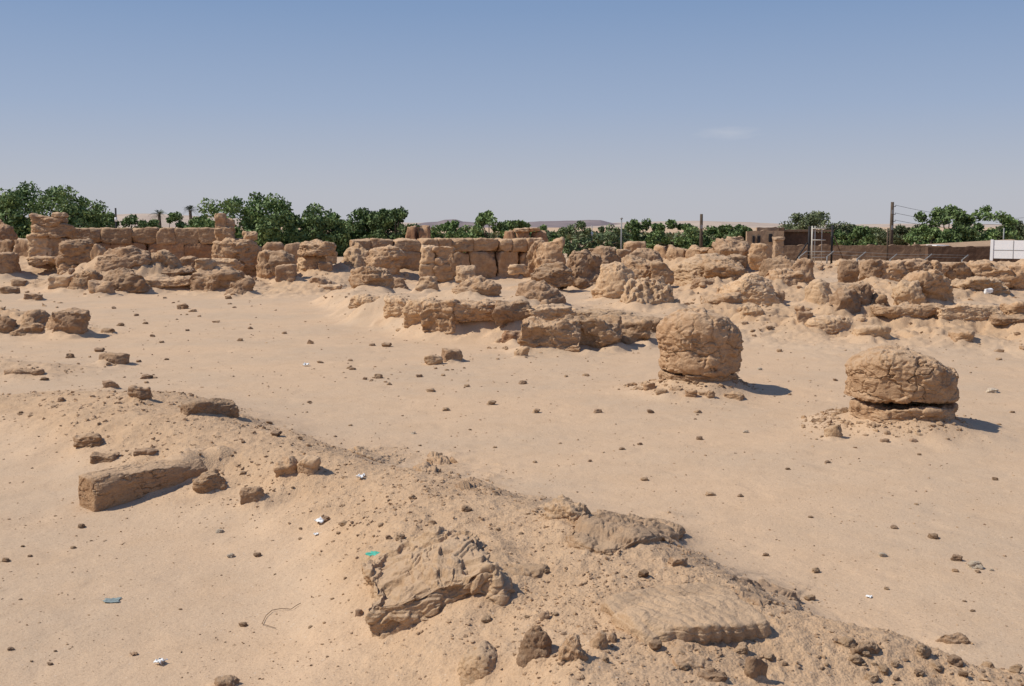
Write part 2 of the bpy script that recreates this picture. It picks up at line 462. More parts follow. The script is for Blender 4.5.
def mat_sand():
    k = NT('sand')
    tc = k.n('ShaderNodeTexCoord'); v = tc.outputs['Object']
    at_ = k.n('ShaderNodeAttribute'); at_.attribute_name = 'rough'; R_ = at_.outputs['Fac']
    c = k.mixc(k.ramp(k.noise(v, .35, 4, .6), .38, .62), SAND, SAND_G)
    c = k.mixc(k.ramp(k.noise(v, 1.7, 5, .65), .45, .75, 0, .45), c, SAND_D)
    c = k.mixc(k.ramp(k.noise(k.map(v, (1, 2.2, 1)), .9, 5, .6), .54, .7, 0, .3), c, (.605, .425, .27))
    rc = k.mixc(k.ramp(k.noise(v, 3.0, 5, .7), .4, .66), (.558,.378,.226), (.472,.310,.180))
    c = k.mixc(k.ramp(R_, .25, .9, 0, .85), c, rc)
    # grit: pale and dark specks
    sp = k.n('ShaderNodeTexVoronoi'); k.l(v, sp.inputs['Vector']); sp.inputs['Scale'].default_value = 34
    sx = k.n('ShaderNodeSeparateColor'); k.l(sp.outputs['Color'], sx.inputs[0])
    near = k.ramp(sp.outputs['Distance'], .16, .30, 1, 0)
    c = k.mixc(k.math('MULTIPLY', near, k.ramp(sx.outputs[0], .86, .9, 0, .65)), c, (.20,.125,.08))
    c = k.mixc(k.math('MULTIPLY', near, k.ramp(sx.outputs[1], .93, .96, 0, .5)), c, (.66,.55,.43))
    c = k.mixc(k.ramp(k.noise(v, 85, 4, .8), .5, .66, 0, .42), c, (.33,.215,.135))
    c = k.mixc(k.ramp(k.noise(v, 40, 5, .9), .53, .66, 0, .62), c, (.36,.235,.145))
    c = k.mixc(k.ramp(k.noise(v, 120, 3, .7), .54, .7, 0, .5), c, (.70,.53,.37))
    k.l(c, k.b.inputs['Base Color'])
    b = k.bump(k.noise(v, 5.5, 6, .7), .30, .04)
    b = k.bump(k.noise(v, 28, 4, .7), .42, .016, b)
    b = k.bump(k.noise(v, 110, 3, .7), .4, .005, b)
    cb = k.n('ShaderNodeBump'); k.l(k.vor(v, 55), cb.inputs['Height']); cb.inputs['Distance'].default_value = -.012
    k.l(k.math('MULTIPLY', R_, .45), cb.inputs['Strength']); k.l(b, cb.inputs['Normal']); b = cb.outputs[0]
    cb = k.n('ShaderNodeBump'); k.l(k.noise(v, 120, 4, .8), cb.inputs['Height']); cb.inputs['Distance'].default_value = .010
    k.l(k.math('MULTIPLY', R_, .4), cb.inputs['Strength']); k.l(b, cb.inputs['Normal']); b = cb.outputs[0]
    k.l(b, k.b.inputs['Normal'])
    return k.m

def mat_flat(name, col, var=.25, scale=6, rough=.85, bump=.02, bscale=20, metal=0.):
    k = NT(name); tc = k.n('ShaderNodeTexCoord'); v = tc.outputs['Object']
    d = tuple(c * (1 - var) for c in col); l_ = tuple(min(1, c * (1 + var)) for c in col)
    c = k.mixc(k.ramp(k.noise(v, scale, 5, .65), .35, .65), d, l_)
    k.l(c, k.b.inputs['Base Color']); k.b.inputs['Roughness'].default_value = rough; k.b.inputs['Metallic'].default_value = metal
    if bump: k.l(k.bump(k.noise(v, bscale, 4, .65), .5, bump), k.b.inputs['Normal'])
    return k.m

def mat_leaf(name, a, b):
    k = NT(name); g = k.n('ShaderNodeNewGeometry'); oi = k.n('ShaderNodeObjectInfo')
    tc = k.n('ShaderNodeTexCoord')
    c = k.mixc(g.outputs['Random Per Island'], a, b)
    c = k.mixc(k.ramp(k.noise(tc.outputs['Object'], .9, 3), .4, .65, 0, .6), c, (a[0]*.6, a[1]*.62, a[2]*.7))
    hv = k.n('ShaderNodeHueSaturation'); k.l(c, hv.inputs['Color']); k.l(k.ramp(oi.outputs['Random'], 0, 1, .8, 1.15), hv.inputs['Value'])
    k.l(hv.outputs[0], k.b.inputs['Base Color']); k.b.inputs['Roughness'].default_value = .65
    k.b.inputs['Specular IOR Level'].default_value = .25
    return k.m

M = {}
M['sand'] = mat_sand()
M['rock'] = mat_rock('sandstone')
M['rock_red'] = mat_rock('red_sandstone', (.36,.195,.105), (.43,.265,.155), (.26,.135,.075), dust=.5)
M['rock_pale'] = mat_rock('pale_sandstone', (.56,.372,.215), (.63,.44,.27), (.44,.275,.15), dust=.85)
M['rock_brown'] = mat_rock('brown_sandstone', (.36,.222,.128), (.44,.295,.18), (.25,.15,.088), dust=.45)
M['stone_dark'] = mat_rock('dark_stone', (.32,.21,.13), (.42,.28,.18), (.21,.135,.085), dust=.25, fine=.4)
M['stone_tan'] = mat_rock('tan_stone', (.46,.305,.18), (.55,.385,.24), (.34,.22,.13), dust=.4, fine=.4)
M['stone_pale'] = mat_rock('pale_stone', (.60,.49,.36), (.70,.60,.46), (.45,.35,.25), dust=.2, fine=.4)
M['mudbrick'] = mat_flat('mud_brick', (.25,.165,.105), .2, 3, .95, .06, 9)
M['mud_lit'] = mat_flat('lit_pale_mud', (.40,.275,.175), .15, 2, .95, .05, 8)  # pale tan mud with the sunlit look put into its colour
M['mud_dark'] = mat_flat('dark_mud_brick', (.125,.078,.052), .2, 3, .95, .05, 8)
M['bark'] = mat_flat('bark', (.12,.085,.06), .3, 5, .9, .03, 14)
M['wood'] = mat_flat('weathered_wood', (.10,.075,.055), .25, 4, .9, .01, 30)
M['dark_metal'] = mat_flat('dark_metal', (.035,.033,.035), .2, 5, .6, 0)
M['grey_metal'] = mat_flat('grey_metal', (.30,.30,.29), .15, 5, .55, 0)
M['pale_metal'] = mat_flat('pale_paint', (.55,.52,.45), .15, 5, .6, 0)
M['white'] = mat_flat('white_paint', (.82,.82,.82), .03, 3, .5, 0)
M['plastic_white'] = mat_flat('white_plastic', (.85,.85,.83), .05, 9, .5, .01, 30)
M['plastic_green'] = mat_flat('turquoise_plastic', (.10,.46,.33), .2, 20, .45, .004, 60)
M['glass_grey'] = mat_flat('grey_shard', (.25,.29,.27), .15, 20, .3, 0)
M['twig'] = mat_flat('twig', (.16,.10,.065), .2, 20, .9, 0)
M['leaf'] = mat_leaf('neem_leaves', (.10,.16,.05), (.25,.33,.12))
M['leaf_light'] = mat_leaf('light_leaves', (.13,.18,.075), (.25,.30,.14))
M['leaf_olive'] = mat_leaf('olive_leaves', (.11,.14,.06), (.21,.225,.115))
M['leaf_palm'] = mat_leaf('palm_leaves', (.045,.07,.035), (.09,.115,.06))

# ------------------------------------------------------------------ placing stones
_seed = [100]
def stone(name, cat, label, x0, x1, yt, yb, style='boulder', dep=.8, Y=None, rz=0, mat='rock', group=None, parent=None, sink=0.0, zb=None, q=1.0, seed=None, drape=0, skirt=1.0, noskirt=False, **kw):
    """a stone whose outline in the photo spans x0..x1, yt..yb; its ground point comes from the terrain (or Y, zb)"""
    _seed[0] += 1
    sd = seed or _seed[0]
    xm = (x0 + x1) / 2
    if Y is None:
        fx, fy, fz = at(xm, yb)
    else:
        fy = Y; fz = zat(yb, Y)
    wp = (x1 - x0) / F * fy
    if style == 'boulder' and fy > 30 and parent is None: x0, x1 = x0 - .1 * (x1 - x0), x1 + .1 * (x1 - x0)
    c, s = abs(math.cos(rz)), abs(math.sin(rz))
    w = wp / (c + dep * s); d = w * dep
    half = (w * s + d * c) / 2
    cy = fy + half * .95
    wp = (x1 - x0) / F * (fy + half * .5); w = wp / (c + dep * s); d = w * dep
    cx = atY(xm, yb, cy)[0]
    base = (T(cx, cy) if Y is None else fz) if zb is None else zb
    top = zat(yt, cy + (half if fy < 40 else 0) * {'block': .55, 'slab': .55, 'drum': .35, 'boulder': .3, 'dome': .3}[style])
    h = max(.02, top - base)
    if drape:
        f_ = at(xm, yb); b_ = at(xm, yt + 2); wp = (x1 - x0) / F * (f_[1] + b_[1]) / 2; dl = b_[1] - f_[1]
        if abs(s) > .01:   # turned: keep the footprint's outline
            w = wp / c * .97; d = max(.12, dl - wp * s / c * .5) if rz else dl
        else: w, d = wp, dl
        cy = (f_[1] + b_[1]) / 2; cx = atY(xm, 400, cy)[0]; base = T(cx, cy); h = drape; noskirt = True
        SK.append((cx, cy, w / 2, d / 2, .35 * drape, rz, .8))
        P, Q = rock_mesh(style, w, d, h + .08, res_for((x1 - x0) * 1.15 * q), sd, **kw)
        cr, sr = math.cos(rz), math.sin(rz)
        Pw = P[:, 0] * cr - P[:, 1] * sr + cx; Pv = P[:, 0] * sr + P[:, 1] * cr + cy
        P[:, 2] += terrain(Pw, Pv)[0].astype(np.float32) - base - .08
        o = link(name, mesh_from(name, P, Q), M[mat], None, (cx, cy, base), (0, 0, rz)); return tag(o, label, cat, group)
    base -= sink
    if 'bottom' not in kw and style in ('boulder', 'dome'): kw['bottom'] = .75 if style == 'boulder' else .95
    if not noskirt and (Y is None or parent is None or yb > 252): SK.append((cx, cy, w / 2, d / 2, min(.28 * h, .05 + .13 * h) * skirt * (1.5 if fy > 18 else 1), rz, .55))
    n = res_for((x1 - x0) * 1.15 * q)
    P, Q = rock_mesh(style, w, d, h + sink, n, sd, **kw)
    me = mesh_from(name, P, Q)
    if parent is None:
        o = link(name, me, M[mat], None, (cx, cy, base), (0, 0, rz)); tag(o, label, cat, group)
    else:
        o = link(name, me, M[mat], parent, (cx - parent.location.x, cy - parent.location.y, base - parent.location.z), (0, 0, rz))
        if label: o['label'] = label
    return o

def assembly(name, cat, label, px, py, group=None, Y=None):
    if Y is None: p = at(px, py)
    else: p = atY(px, py, Y)
    return empty(name, p, label, cat, group)

def wall(name, cat, label, pa, pb, courses, thick, mat='rock', group=None, zb=0.0, q=1.0, gap=-.09, part='stone_block', **kw):
    """a coursed wall between two plan points pa=(px,Y), pb=(px,Y); courses = [(py_bottom, py_top, [px joints], mat)], heights read at the middle"""
    A = np.array(atY(pa[0], 250, pa[1])[:2]); B = np.array(atY(pb[0], 250, pb[1])[:2])
    Ym = (pa[1] + pb[1]) / 2
    root = empty(name, (A[0], A[1], zb), label, cat, group, math.atan2(B[1]-A[1], B[0]-A[0]))
    Lw = float(np.linalg.norm(B - A)); ux = (B - A) / Lw
    SK.append(((A[0]+B[0])/2 - ux[1]*thick/2, (A[1]+B[1])/2 + ux[0]*thick/2, Lw/2 + .3, thick/2 + .25, .35, math.atan2(ux[1], ux[0]), .7))
    for ci, co in enumerate(courses):
        yb_, yt_, joints = co[:3]; mt = co[3] if len(co) > 3 else mat
        z0, z1 = zat(yb_, Ym) - zb, zat(yt_, Ym) - zb
        if ci == 0: z0 = min(z0, -.3)
        ts = []
        for px in joints:   # where the sight plane through px crosses the wall line
            d = ray(px, 250); k = d[0] / d[1]
            t = (k * A[1] - A[0]) / (ux[0] - k * ux[1]); ts.append(t)
        for t0, t1 in zip(ts[:-1], ts[1:]):
            _seed[0] += 1
            rr = random.Random(_seed[0])
            l_ = t1 - t0; h_ = z1 - z0
            n = res_for(abs(l_) * F / Ym * 1.2 * q)
            th = thick * (1 + .08 * rr.uniform(-1, 1))
            P, Q = rock_mesh('block', l_ - gap, th, h_ + (.05 if ci == 0 else 0), n, _seed[0], bottom=.03, **kw)
            me = mesh_from(part, P, Q)
            link(part, me, M[mt], root, ((t0 + t1) / 2, th / 2 + rr.uniform(-.05, .06), z0 + rr.uniform(-.03, .01)), (0, 0, rr.uniform(-.02, .02)))
    return root
# ================================================================== FOREGROUND RIDGE
S = stone
_c = elev(96, 511, 0.02); _a = .83; _u = (math.cos(_a), math.sin(_a)); _v = (-_u[1], _u[0])
P, Q = rock_mesh('block', 1.24, .36, .37, 104, 612, rough=.3, chip=.55, strata=.0, crack=1.8, pits=.25, warp=.16, bottom=.05)
_p = (_c[0] + .60 * _u[0] + .16 * _v[0], _c[1] + .60 * _u[1] + .16 * _v[1], -.035)
o = link('stone_block', mesh_from('stone_block', P, Q), M['rock'], None, _p, (0, 0, _a))
tag(o, 'long cut sandstone block with bright end and shaded cracked side, left of the foreground ridge', 'stone block')
SK.append((_p[0] + .35 * _u[0] + .12 * _v[0], _p[1] + .35 * _u[1] + .12 * _v[1], .42, .2, .2, _a, .4))
S('stone_block','stone block','weathered brown block half sunk in sand behind the foreground ridge, its near face in shade',178,241,397,418,'block',dep=.5,rz=.5,mat='rock_brown',rough=.8,strata=0,crack=.4,warp=.7,sink=.08)
S('boulder','rock','small flat-topped brown boulder alone on sand below the rubble at the left',97,130,352,366,'boulder',dep=.7,mat='rock_brown',strata=.2)
S('broken_stone','rock','jagged dark stone standing on top of the mound at the left',102,121,380,390,'boulder',dep=.6,mat='stone_dark',rough=1.3)
S('broken_stone','rock','crumbling dark ledge on the back of the left mound beside the jagged stone',128,152,385,402,'slab',dep=.7,mat='rock_brown',rough=1.3)
S('broken_stone','rock','low broken stone on the left flank of the mound above the long cut block',73,106,432,449,'slab',dep=.7,mat='rock',rough=1.1)
S('broken_stone','rock','thin dark stone lying just above the long cut block',90,119,452,464,'slab',dep=.6,mat='rock_brown',rough=1.1)
S('broken_stone','rock','flat dark chip lying behind the long cut block',134,158,447,457,'slab',dep=.7,mat='stone_dark',rough=1.1)
S('flat_stone','rock','pale round flat stone on top of the ridge right of the long cut block',183,205,448,458,'slab',dep=.9,mat='rock_pale',strata=0,rough=.5)
S('boulder','rock','angular boulder with shaded underside on the ridge front, right of the long cut block',190,232,470,498,'boulder',dep=.8,mat='rock',rz=.3,rough=.9)
S('broken_stone','rock','wedge of brown stone with a shaded flat face at the foot of the ridge',239,268,486,506,'boulder',dep=.6,mat='rock_brown',rz=.2,rough=.7)
S('boulder','rock','left lump of the rounded pair on top of the foreground ridge',276,300,456,480,'boulder',dep=.9,mat='rock',rough=1.)
S('boulder','rock','right lump of the rounded pair on top of the foreground ridge',297,322,455,478,'boulder',dep=.9,mat='rock_pale',rough=1.)
S('broken_stone','rock','craggy dark-sided outcrop on the back edge of the ridge in the middle',408,458,457,482,'boulder',drape=.10,mat='rock',rough=1.6,crack=1,chip=1.4)
S('broken_stone','rock','low crumbled ledge on the back edge of the ridge left of the craggy outcrop',352,410,446,464,'slab',drape=.05,mat='rock_pale',rough=1.3)
S('broken_stone','rock','crumbling stone at the right end of the back crest, right of the craggy outcrop',462,506,478,502,'boulder',drape=.07,mat='rock_brown',rough=1.6,crack=1,chip=1.4)
S('boulder','rock','knobbly round rock sitting on the crest behind the smooth mound',544,597,498,528,'boulder',dep=.9,mat='rock_pale',rough=1.5,crack=1.0,strata=.3,pits=1)
S('layered_outcrop','rock','layered sandstone ledge at the back of the mound, right of the knobbly round rock',590,680,522,561,'slab',drape=.12,rz=-.3,mat='rock',rough=.8,strata=1.0,spacing=.045,tilt=.12,crack=.5,q=1.2)
S('broken_stone','rock','two-lobed dark little stone at the tail of the layered ledge',668,688,556,568,'boulder',dep=.8,mat='rock_brown')
S('layered_outcrop','rock','large cracked sandstone outcrop with tilted layers at the centre of the foreground',357,503,546,632,'block',drape=.24,rz=.12,mat='rock_pale',rough=.75,strata=1.3,tilt=-.4,spacing=.09,crack=1.5,warp=1.5,seed=911,q=1.4,pits=.6,bottom=.1,chip=1.3,taper=.12)
S('broken_stone','rock','narrow slanting slab rising beside the large cracked outcrop on its right',480,532,552,592,'slab',drape=.06,rz=.6,mat='rock',rough=1.1,strata=.6,tilt=-.3)
S('broken_stone','rock','small dark stone against the left foot of the large cracked outcrop',354,365,608,623,'boulder',dep=.9,mat='stone_dark')
S('boulder','rock','smooth low rounded stone at the bottom edge, left of the dark-sided lumps',452,512,643,684,'dome',dep=.9,mat='rock_pale',rough=.35,strata=0,crack=.2,sink=.1)
S('boulder','rock','tallest dark-sided lump in the row near the bottom edge',516,556,624,668,'dome',dep=.8,mat='rock_brown',rough=.9,strata=.1,sink=.04,warp=.5,chip=.8)
S('boulder','rock','broad lump with a shaded hollow, second from left in the row near the bottom edge',552,596,634,672,'dome',dep=.8,mat='rock',rough=1.1,warp=.7,strata=.2,sink=.06)
S('boulder','rock','small rounded lump, second from the right in the row near the bottom edge',584,610,630,656,'dome',dep=.9,mat='rock',rough=.8,strata=0,sink=.05)
S('boulder','rock','smallest dark knob at the right end of the row near the bottom edge',606,619,633,648,'boulder',dep=.9,mat='rock_brown',rough=.7,strata=0,sink=.03)
S('broken_stone','rock','small upright dark stone above the row of lumps near the bottom edge',539,550,611,622,'boulder',dep=.9,mat='stone_dark')
S('rippled_slab','rock','long smooth slab with wavy rippled top edge, upper of two in the right foreground',600,742,591,620,'block',drape=.085,rz=.32,mat='rock_pale',rough=.3,strata=.3,spacing=.05,crack=.2,pits=0,warp=1.6,q=1.2,chip=.35,ripple=.017)
S('rippled_slab','rock','thick smooth slab with fluted front face, lower of the two in the right foreground',622,765,606,654,'block',drape=.13,rz=.36,mat='rock_pale',rough=.35,strata=.3,spacing=.06,crack=.2,pits=.1,warp=1.6,q=1.2,chip=.35,ripple=.019)
S('layered_outcrop','rock','low buried ledge below the rippled slabs at the bottom of the picture',668,742,640,676,'slab',drape=.05,rz=.35,mat='rock',rough=.7,strata=.6)
S('layered_outcrop','rock','small broken ledge at the crest right of the rippled slabs',742,800,583,614,'slab',drape=.06,rz=-.4,mat='rock_brown',rough=1.2,strata=.8)
S('broken_stone','rock','dark-sided cracked stone half buried at the bottom edge, below the buried ledge',742,768,655,684,'boulder',dep=.6,mat='rock_brown',rough=1.3,sink=.06)
S('broken_stone','rock','low broken stone at the bottom edge left of the half-buried cracked stone',692,728,668,686,'boulder',dep=.8,mat='rock_brown',rough=1.3,sink=.04)
S('broken_stone','rock','pale-based clod with a dark side on the right slope of the ridge',848,880,640,658,'boulder',dep=.8,mat='rock_brown',rough=1.2,sink=.03)
S('broken_stone','rock','dark-sided clod on the crest at the far right of the ridge',934,972,632,648,'boulder',dep=.7,mat='rock_brown',rough=1.2,sink=.04)
S('broken_stone','rock','dark stone poking up at the bottom edge on the left sand',214,240,675,690,'boulder',dep=.8,mat='rock_brown',rough=1.2)

# ================================================================== COLUMN STUMPS ON THE OPEN SAND
c1 = assembly('column_stump','column stump','tall barrel-shaped sandstone column stump on a thin base ring, standing on the open sand',698,388)
S('base_drum','',None,659,737,368,390,'drum',dep=1,parent=c1,ptop=14.,warp=.5,mat='rock',rough=.6,strata=.3,crack=.7,spacing=.12,sink=.05)
S('shaft','',None,655,741,307,390,'drum',dep=1,parent=c1,mat='rock',rough=.55,strata=.12,spacing=.42,tilt=.05,crack=1.6,warp=.6,chip=.85,peak=(-.05,.10),seed=77,q=1.3,zb=T(c1.location.x,c1.location.y)+.22,bottom=.03,ptop=3.4)
c2 = assembly('column_stump','column stump','broad low sandstone column stump with an overhanging cap, rightmost on the open sand',900,426)
S('base_drum','',None,848,954,396,428,'drum',dep=1,parent=c2,ptop=14.,warp=.5,mat='rock',rough=.7,strata=.4,crack=.7,spacing=.16,sink=.05)
S('cap_drum','',None,845,957,345,428,'drum',dep=.95,parent=c2,mat='rock',rough=.6,strata=.15,spacing=.3,tilt=.1,crack=1.5,warp=.6,chip=.65,peak=(-.2,.34),seed=86,bottom=.0,q=1.3,zb=T(c2.location.x,c2.location.y)+.275,pits=.6,ptop=3.6)
for (a,b,c,d,l,m_) in [(824,842,424,440,'pale split stone at the left foot of the broad low column stump','rock_pale'),
      (852,866,404,420,'rounded stone leaning on the left side of the broad column base','rock_brown'),
      (938,950,419,428,'left of two round stones at the right foot of the broad column stump','rock'),
      (950,962,421,428,'right of two round stones at the right foot of the broad column stump','rock_pale'),
      (880,889,438,443,'left of two small dark stones in front of the broad column stump','stone_dark'),
      (896,918,438,443,'right of two small dark stones in front of the broad column stump','stone_dark')]:
    if b - a > 20: a, b = 909, 918
    S('loose_stone','stone',l,a,b,c,d,'boulder',dep=.8,mat=m_)
for (a,b,c,d,l) in [(684,698,389,399,'small upright slab fragment at the front foot of the tall column stump'),(697,709,391,398,'squat fragment right of the upright slab fragment before the tall column stump'),
      (706,716,390,400,'pointed fragment before the middle of the tall column stump'),(722,746,391,401,'flat pale slab fragment at the right foot of the tall column stump'),
      (643,656,382,392,'fallen fragment at the left foot of the tall column stump'),(655,668,388,397,'leftmost low fragment in front of the tall column stump'),(668,684,386,394,'flat fragment under the left front of the tall column stump')]:
    S('broken_stone','stone',l,a,b,c,d,'slab',dep=.7,mat='rock',rough=1.1,rz=random.uniform(-.5,.5))

# ================================================================== MIDDLE PLATFORM
G = 'blocks edging the sand platform in the middle'
pf = assembly('platform_wall','ruined wall','low eroded platform wall with hollowed shaded blocks, left half of the platform in the middle',440,338)
S('stone_block','',None,346,392,293,306,'slab',dep=.8,parent=pf,mat='rock_pale',strata=.5,rz=-.5,sink=.1)
S('stone_block','',None,378,420,295,321,'slab',dep=.8,parent=pf,mat='rock_pale',strata=.6,rz=-.4,sink=.1)
S('stone_block','',None,400,440,297,329,'block',dep=.9,parent=pf,mat='rock_pale',strata=.4,rz=-.35,warp=1.3,sink=.1)
S('stone_block','',None,418,466,298,338,'block',dep=.8,parent=pf,mat='rock',rough=1.3,strata=.6,rz=-.3,sink=.05,crack=1)
S('stone_block','',None,446,508,299,334,'block',dep=.8,parent=pf,mat='rock',rough=1.1,strata=.35,rz=.12,sink=.02,undercut=.05)
S('stone_block','',None,490,534,299,335,'block',dep=.9,parent=pf,mat='rock_brown',rough=1.2,strata=.4,rz=.1,sink=.05,undercut=.15)
S('stone_block','',None,500,527,330,344,'boulder',dep=.8,parent=pf,mat='rock_red',rough=.8)
pf2 = assembly('platform_wall','ruined wall','low undercut platform wall of rounded slabs, right half of the platform in the middle',580,352)
S('stone_block','',None,518,578,304,334,'block',dep=.8,parent=pf2,mat='rock_pale',strata=.6,rz=.3,sink=.05,undercut=.1)
S('stone_block','',None,518,586,317,354,'block',dep=.7,parent=pf2,mat='rock',rough=1.2,strata=.3,warp=1.5,undercut=.15,crack=1)
S('stone_block','',None,560,622,314,352,'block',dep=.8,parent=pf2,mat='rock',rough=1.2,strata=.3,warp=1.5,undercut=.2,crack=1)
S('stone_block','',None,598,652,315,347,'block',dep=.8,parent=pf2,mat='rock',rough=1.2,strata=.3,warp=1.5,undercut=.2)
S('cap_slab','',None,548,640,308,330,'slab',dep=.5,parent=pf2,mat='rock_pale',rough=.8,strata=.4,rz=.05,zb=.25)
S('stone_block','',None,628,668,316,336,'slab',dep=.8,parent=pf2,mat='rock_brown',rough=1.3,strata=.4,undercut=.3,zb=.05)
S('block','stone block','small square brown block alone on the sand before the platform',440,464,348,363,'block',dep=.9,mat='rock_brown',rz=.35,rough=.7,strata=0)
S('flat_stone','stone','flat tan slab touching the left of the small square block',424,443,354,365,'slab',dep=.7,mat='rock_pale',rough=.7,strata=0)
S('loose_stone','stone','small stone lying in the shade at the foot of the platform wall',495,503,338,344,'boulder',mat='stone_tan')
S('broken_stone','stone','cluster-like broken stone at the foot of the platform, left of the undercut slabs',514,530,346,358,'boulder',mat='rock_pale',rough=1.5)

S('column_stump','column stump','domed stump with a tan stone cap, behind the left half of the platform',442,503,276,299,'dome',dep=.9,mat='rock',rough=1.3,strata=.3,sink=.1,crack=1)
S('boulder','rock','small tan stone resting on top of the domed stump behind the platform',457,474,265,277,'boulder',dep=.8,mat='rock_pale',Y=30.9,rough=.7,strata=.2)
S('column_stump','column stump','layered low round stump at the left end of the platform',350,394,266,290,'drum',dep=.9,mat='rock',rough=1.0,strata=1.2,spacing=.22,taper=.28,sink=.05)
S('boulder','rock','grey boulder touching the layered low round stump on its right',388,409,278,291,'dome',dep=.8,mat='rock_brown',rough=.8)
S('broken_stone','rock','yellow-tan jagged stone between the layered stump and the domed stump',418,438,276,293,'boulder',dep=.7,mat='rock_pale',rough=1.4)
S('column_stump','column stump','dark dome-shaped stump with sloping shaded right side, behind the middle of the platform',514,569,280,306,'dome',dep=.8,mat='rock_brown',rough=1.0,strata=.4,sink=.1)
S('column_stump','column stump','rough round stump with knobbly shaded right side, behind the tall barrel-shaped column',619,684,277,311,'dome',dep=.85,mat='rock_pale',rough=1.5,strata=.3,sink=.1,crack=1,pits=1)

# ================================================================== LEFT RUINS
S('boulder','rock','rounded brown block at the left edge, in front of the low wall',-14,18,252,277,'block',dep=.9,mat='rock_brown',rough=.8,strata=.2)
wall('low_wall','ruined wall','low dark wall holding back sand at the left edge',(-40,58),(34,57),[(254,240,[-40,-12,12,33],'rock_brown')],.6,strata=.3)
S('boulder','rock','brown boulder on the high ground at the left edge, above the low wall',-12,12,220,238,'boulder',dep=.8,mat='rock_red',Y=60)
pier = assembly('stone_pier','stone pier','thick square pier of stacked eroded blocks at the left end of the long wall',50,262,Y=55)
for (a,b,c,d,m_,st,kw) in [(31,60,234,262,'rock_pale','block',{}),(46,72,236,264,'rock_brown','block',{}),(31,62,224,236,'rock','slab',{}),(50,76,223,238,'rock_brown','slab',{}),(33,68,214,227,'rock_brown','slab',{}),(52,67,212,217,'rock_pale','slab',{}),(28,60,256,265,'rock','slab',{})]:
    S('stone_block','',None,a,b,c,d,st,dep=.8,Y=54.6 if c<256 else 53.4,parent=pier,mat=m_,rough=1.1,strata=.7,bottom=.04,spacing=.3)
wall('long_wall','ruined wall','long straight two-course wall of squared blocks behind the left rubble heap',(68,57.5),(216,57.5),[(258,243,[68,110,146,184,216],'rock_red'),(243.5,227,[68,100,131,157,175,198,216],'rock_brown')],1.0,rough=.55,strata=.2,warp=.35,zb=-.1,q=1.2,chip=.7)
cl = assembly('column_stump','column stump','squat column stump of one large drum in front of the square pier on the left',78,270,Y=50)
S('base_drum','',None,58,92,262,273,'drum',dep=1,Y=50,parent=cl,mat='rock',strata=.3)
S('shaft','',None,57,98,239,265,'drum',dep=1,Y=50,parent=cl,mat='rock_brown',rough=1.3,strata=.35,spacing=.45,bottom=.03,crack=1)
S('standing_stone','rock','slender upright stone between the squat drum and the left rubble heap',94,108,244,268,'boulder',dep=1,Y=48,mat='rock',rough=1.,strata=.3)
hp = 'blocks of the left rubble heap'
for (l,a,b,c,d,st,m_,kw) in [
  ('upper left boulder of the left rubble heap, beside the slender upright stone',104,148,246,272,'boulder','rock_brown',dict(rough=1.3)),
  ('broad earth-covered rock on the top of the left rubble heap',136,182,250,272,'dome','rock',dict(rough=1.0)),
  ('dark square rock at the upper right of the left rubble heap',180,199,256,270,'block','rock_brown',dict(rough=1.0)),
  ('light cut block at the front left corner of the left rubble heap',50,73,274,290,'block','rock_pale',dict(rough=.7,strata=0)),
  ('rough rock right of the light cut block in the left rubble heap',70,103,270,291,'boulder','rock',dict(rough=1.4)),
  ('large dark-faced boulder in the front row of the left rubble heap',108,147,268,293,'boulder','rock_brown',dict(rough=1.2)),
  ('long ledge with pleated face in the front row of the left rubble heap',146,201,276,292,'slab','rock',dict(rough=1.0,strata=.4)),
  ('rough dark rock at the right front of the left rubble heap',194,238,268,295,'boulder','rock_brown',dict(rough=1.5)),
  ('low dark rock at the right tip of the left rubble heap',226,258,278,297,'dome','rock_brown',dict(rough=1.5)),
  ('small rock wedged between the large dark-faced boulder and the light cut block',92,112,280,296,'boulder','rock',dict()),
  ('ridge of small rock above the long pleated ledge',150,190,266,279,'boulder','rock_brown',dict(rough=1.5)),
  ('tan rock just left of the thick broken pier, on the heap',196,214,258,272,'boulder','rock_pale',dict())]:
    S('boulder','rock',l,a,b,c,d,st,dep=.75,mat=m_,sink=.1,crack=.8,**kw)
# left rubble near
for (l,a,b,c,d,st,m_,kw) in [
  ('upright shaded block end casting a long shadow, right tip of the near left rubble',54,89,308,338,'block','rock_brown',dict(rough=1.2,dep=.8)),
  ('round shaded boulder at the left edge in the near left rubble',-14,18,314,337,'boulder','rock_brown',dict(rough=1.2)),
  ('knobbly rock in the middle of the near left rubble',22,52,309,332,'boulder','rock',dict(rough=1.4)),
  ('low rock before the knobbly rock in the near left rubble',12,46,322,337,'boulder','rock',dict(rough=1.3)),
  ('small rock between the knobbly rock and the upright block end',44,62,315,335,'boulder','rock',dict(rough=1.3)),
  ('flat dark rock above the near left rubble at the left edge',0,18,286,294,'slab','rock_brown',dict()),
  ('small dark rock above the near left rubble, beside the flat one',10,27,279,288,'slab','rock_brown',dict()),
  ('flat dark stone on sand right above the near left rubble',24,44,293,301,'slab','rock_brown',dict()),
  ('long thin stone edge showing through sand below the near left rubble',2,46,368,376,'slab','rock_brown',dict(dep=.3)),
  ('small tan rock lying right of the upright block end shadow',100,116,328,334,'boulder','rock_brown',dict())]:
    kw.setdefault('dep', .75)
    S('boulder','rock',l,a,b,c,d,st,mat=m_,sink=.06,**kw)
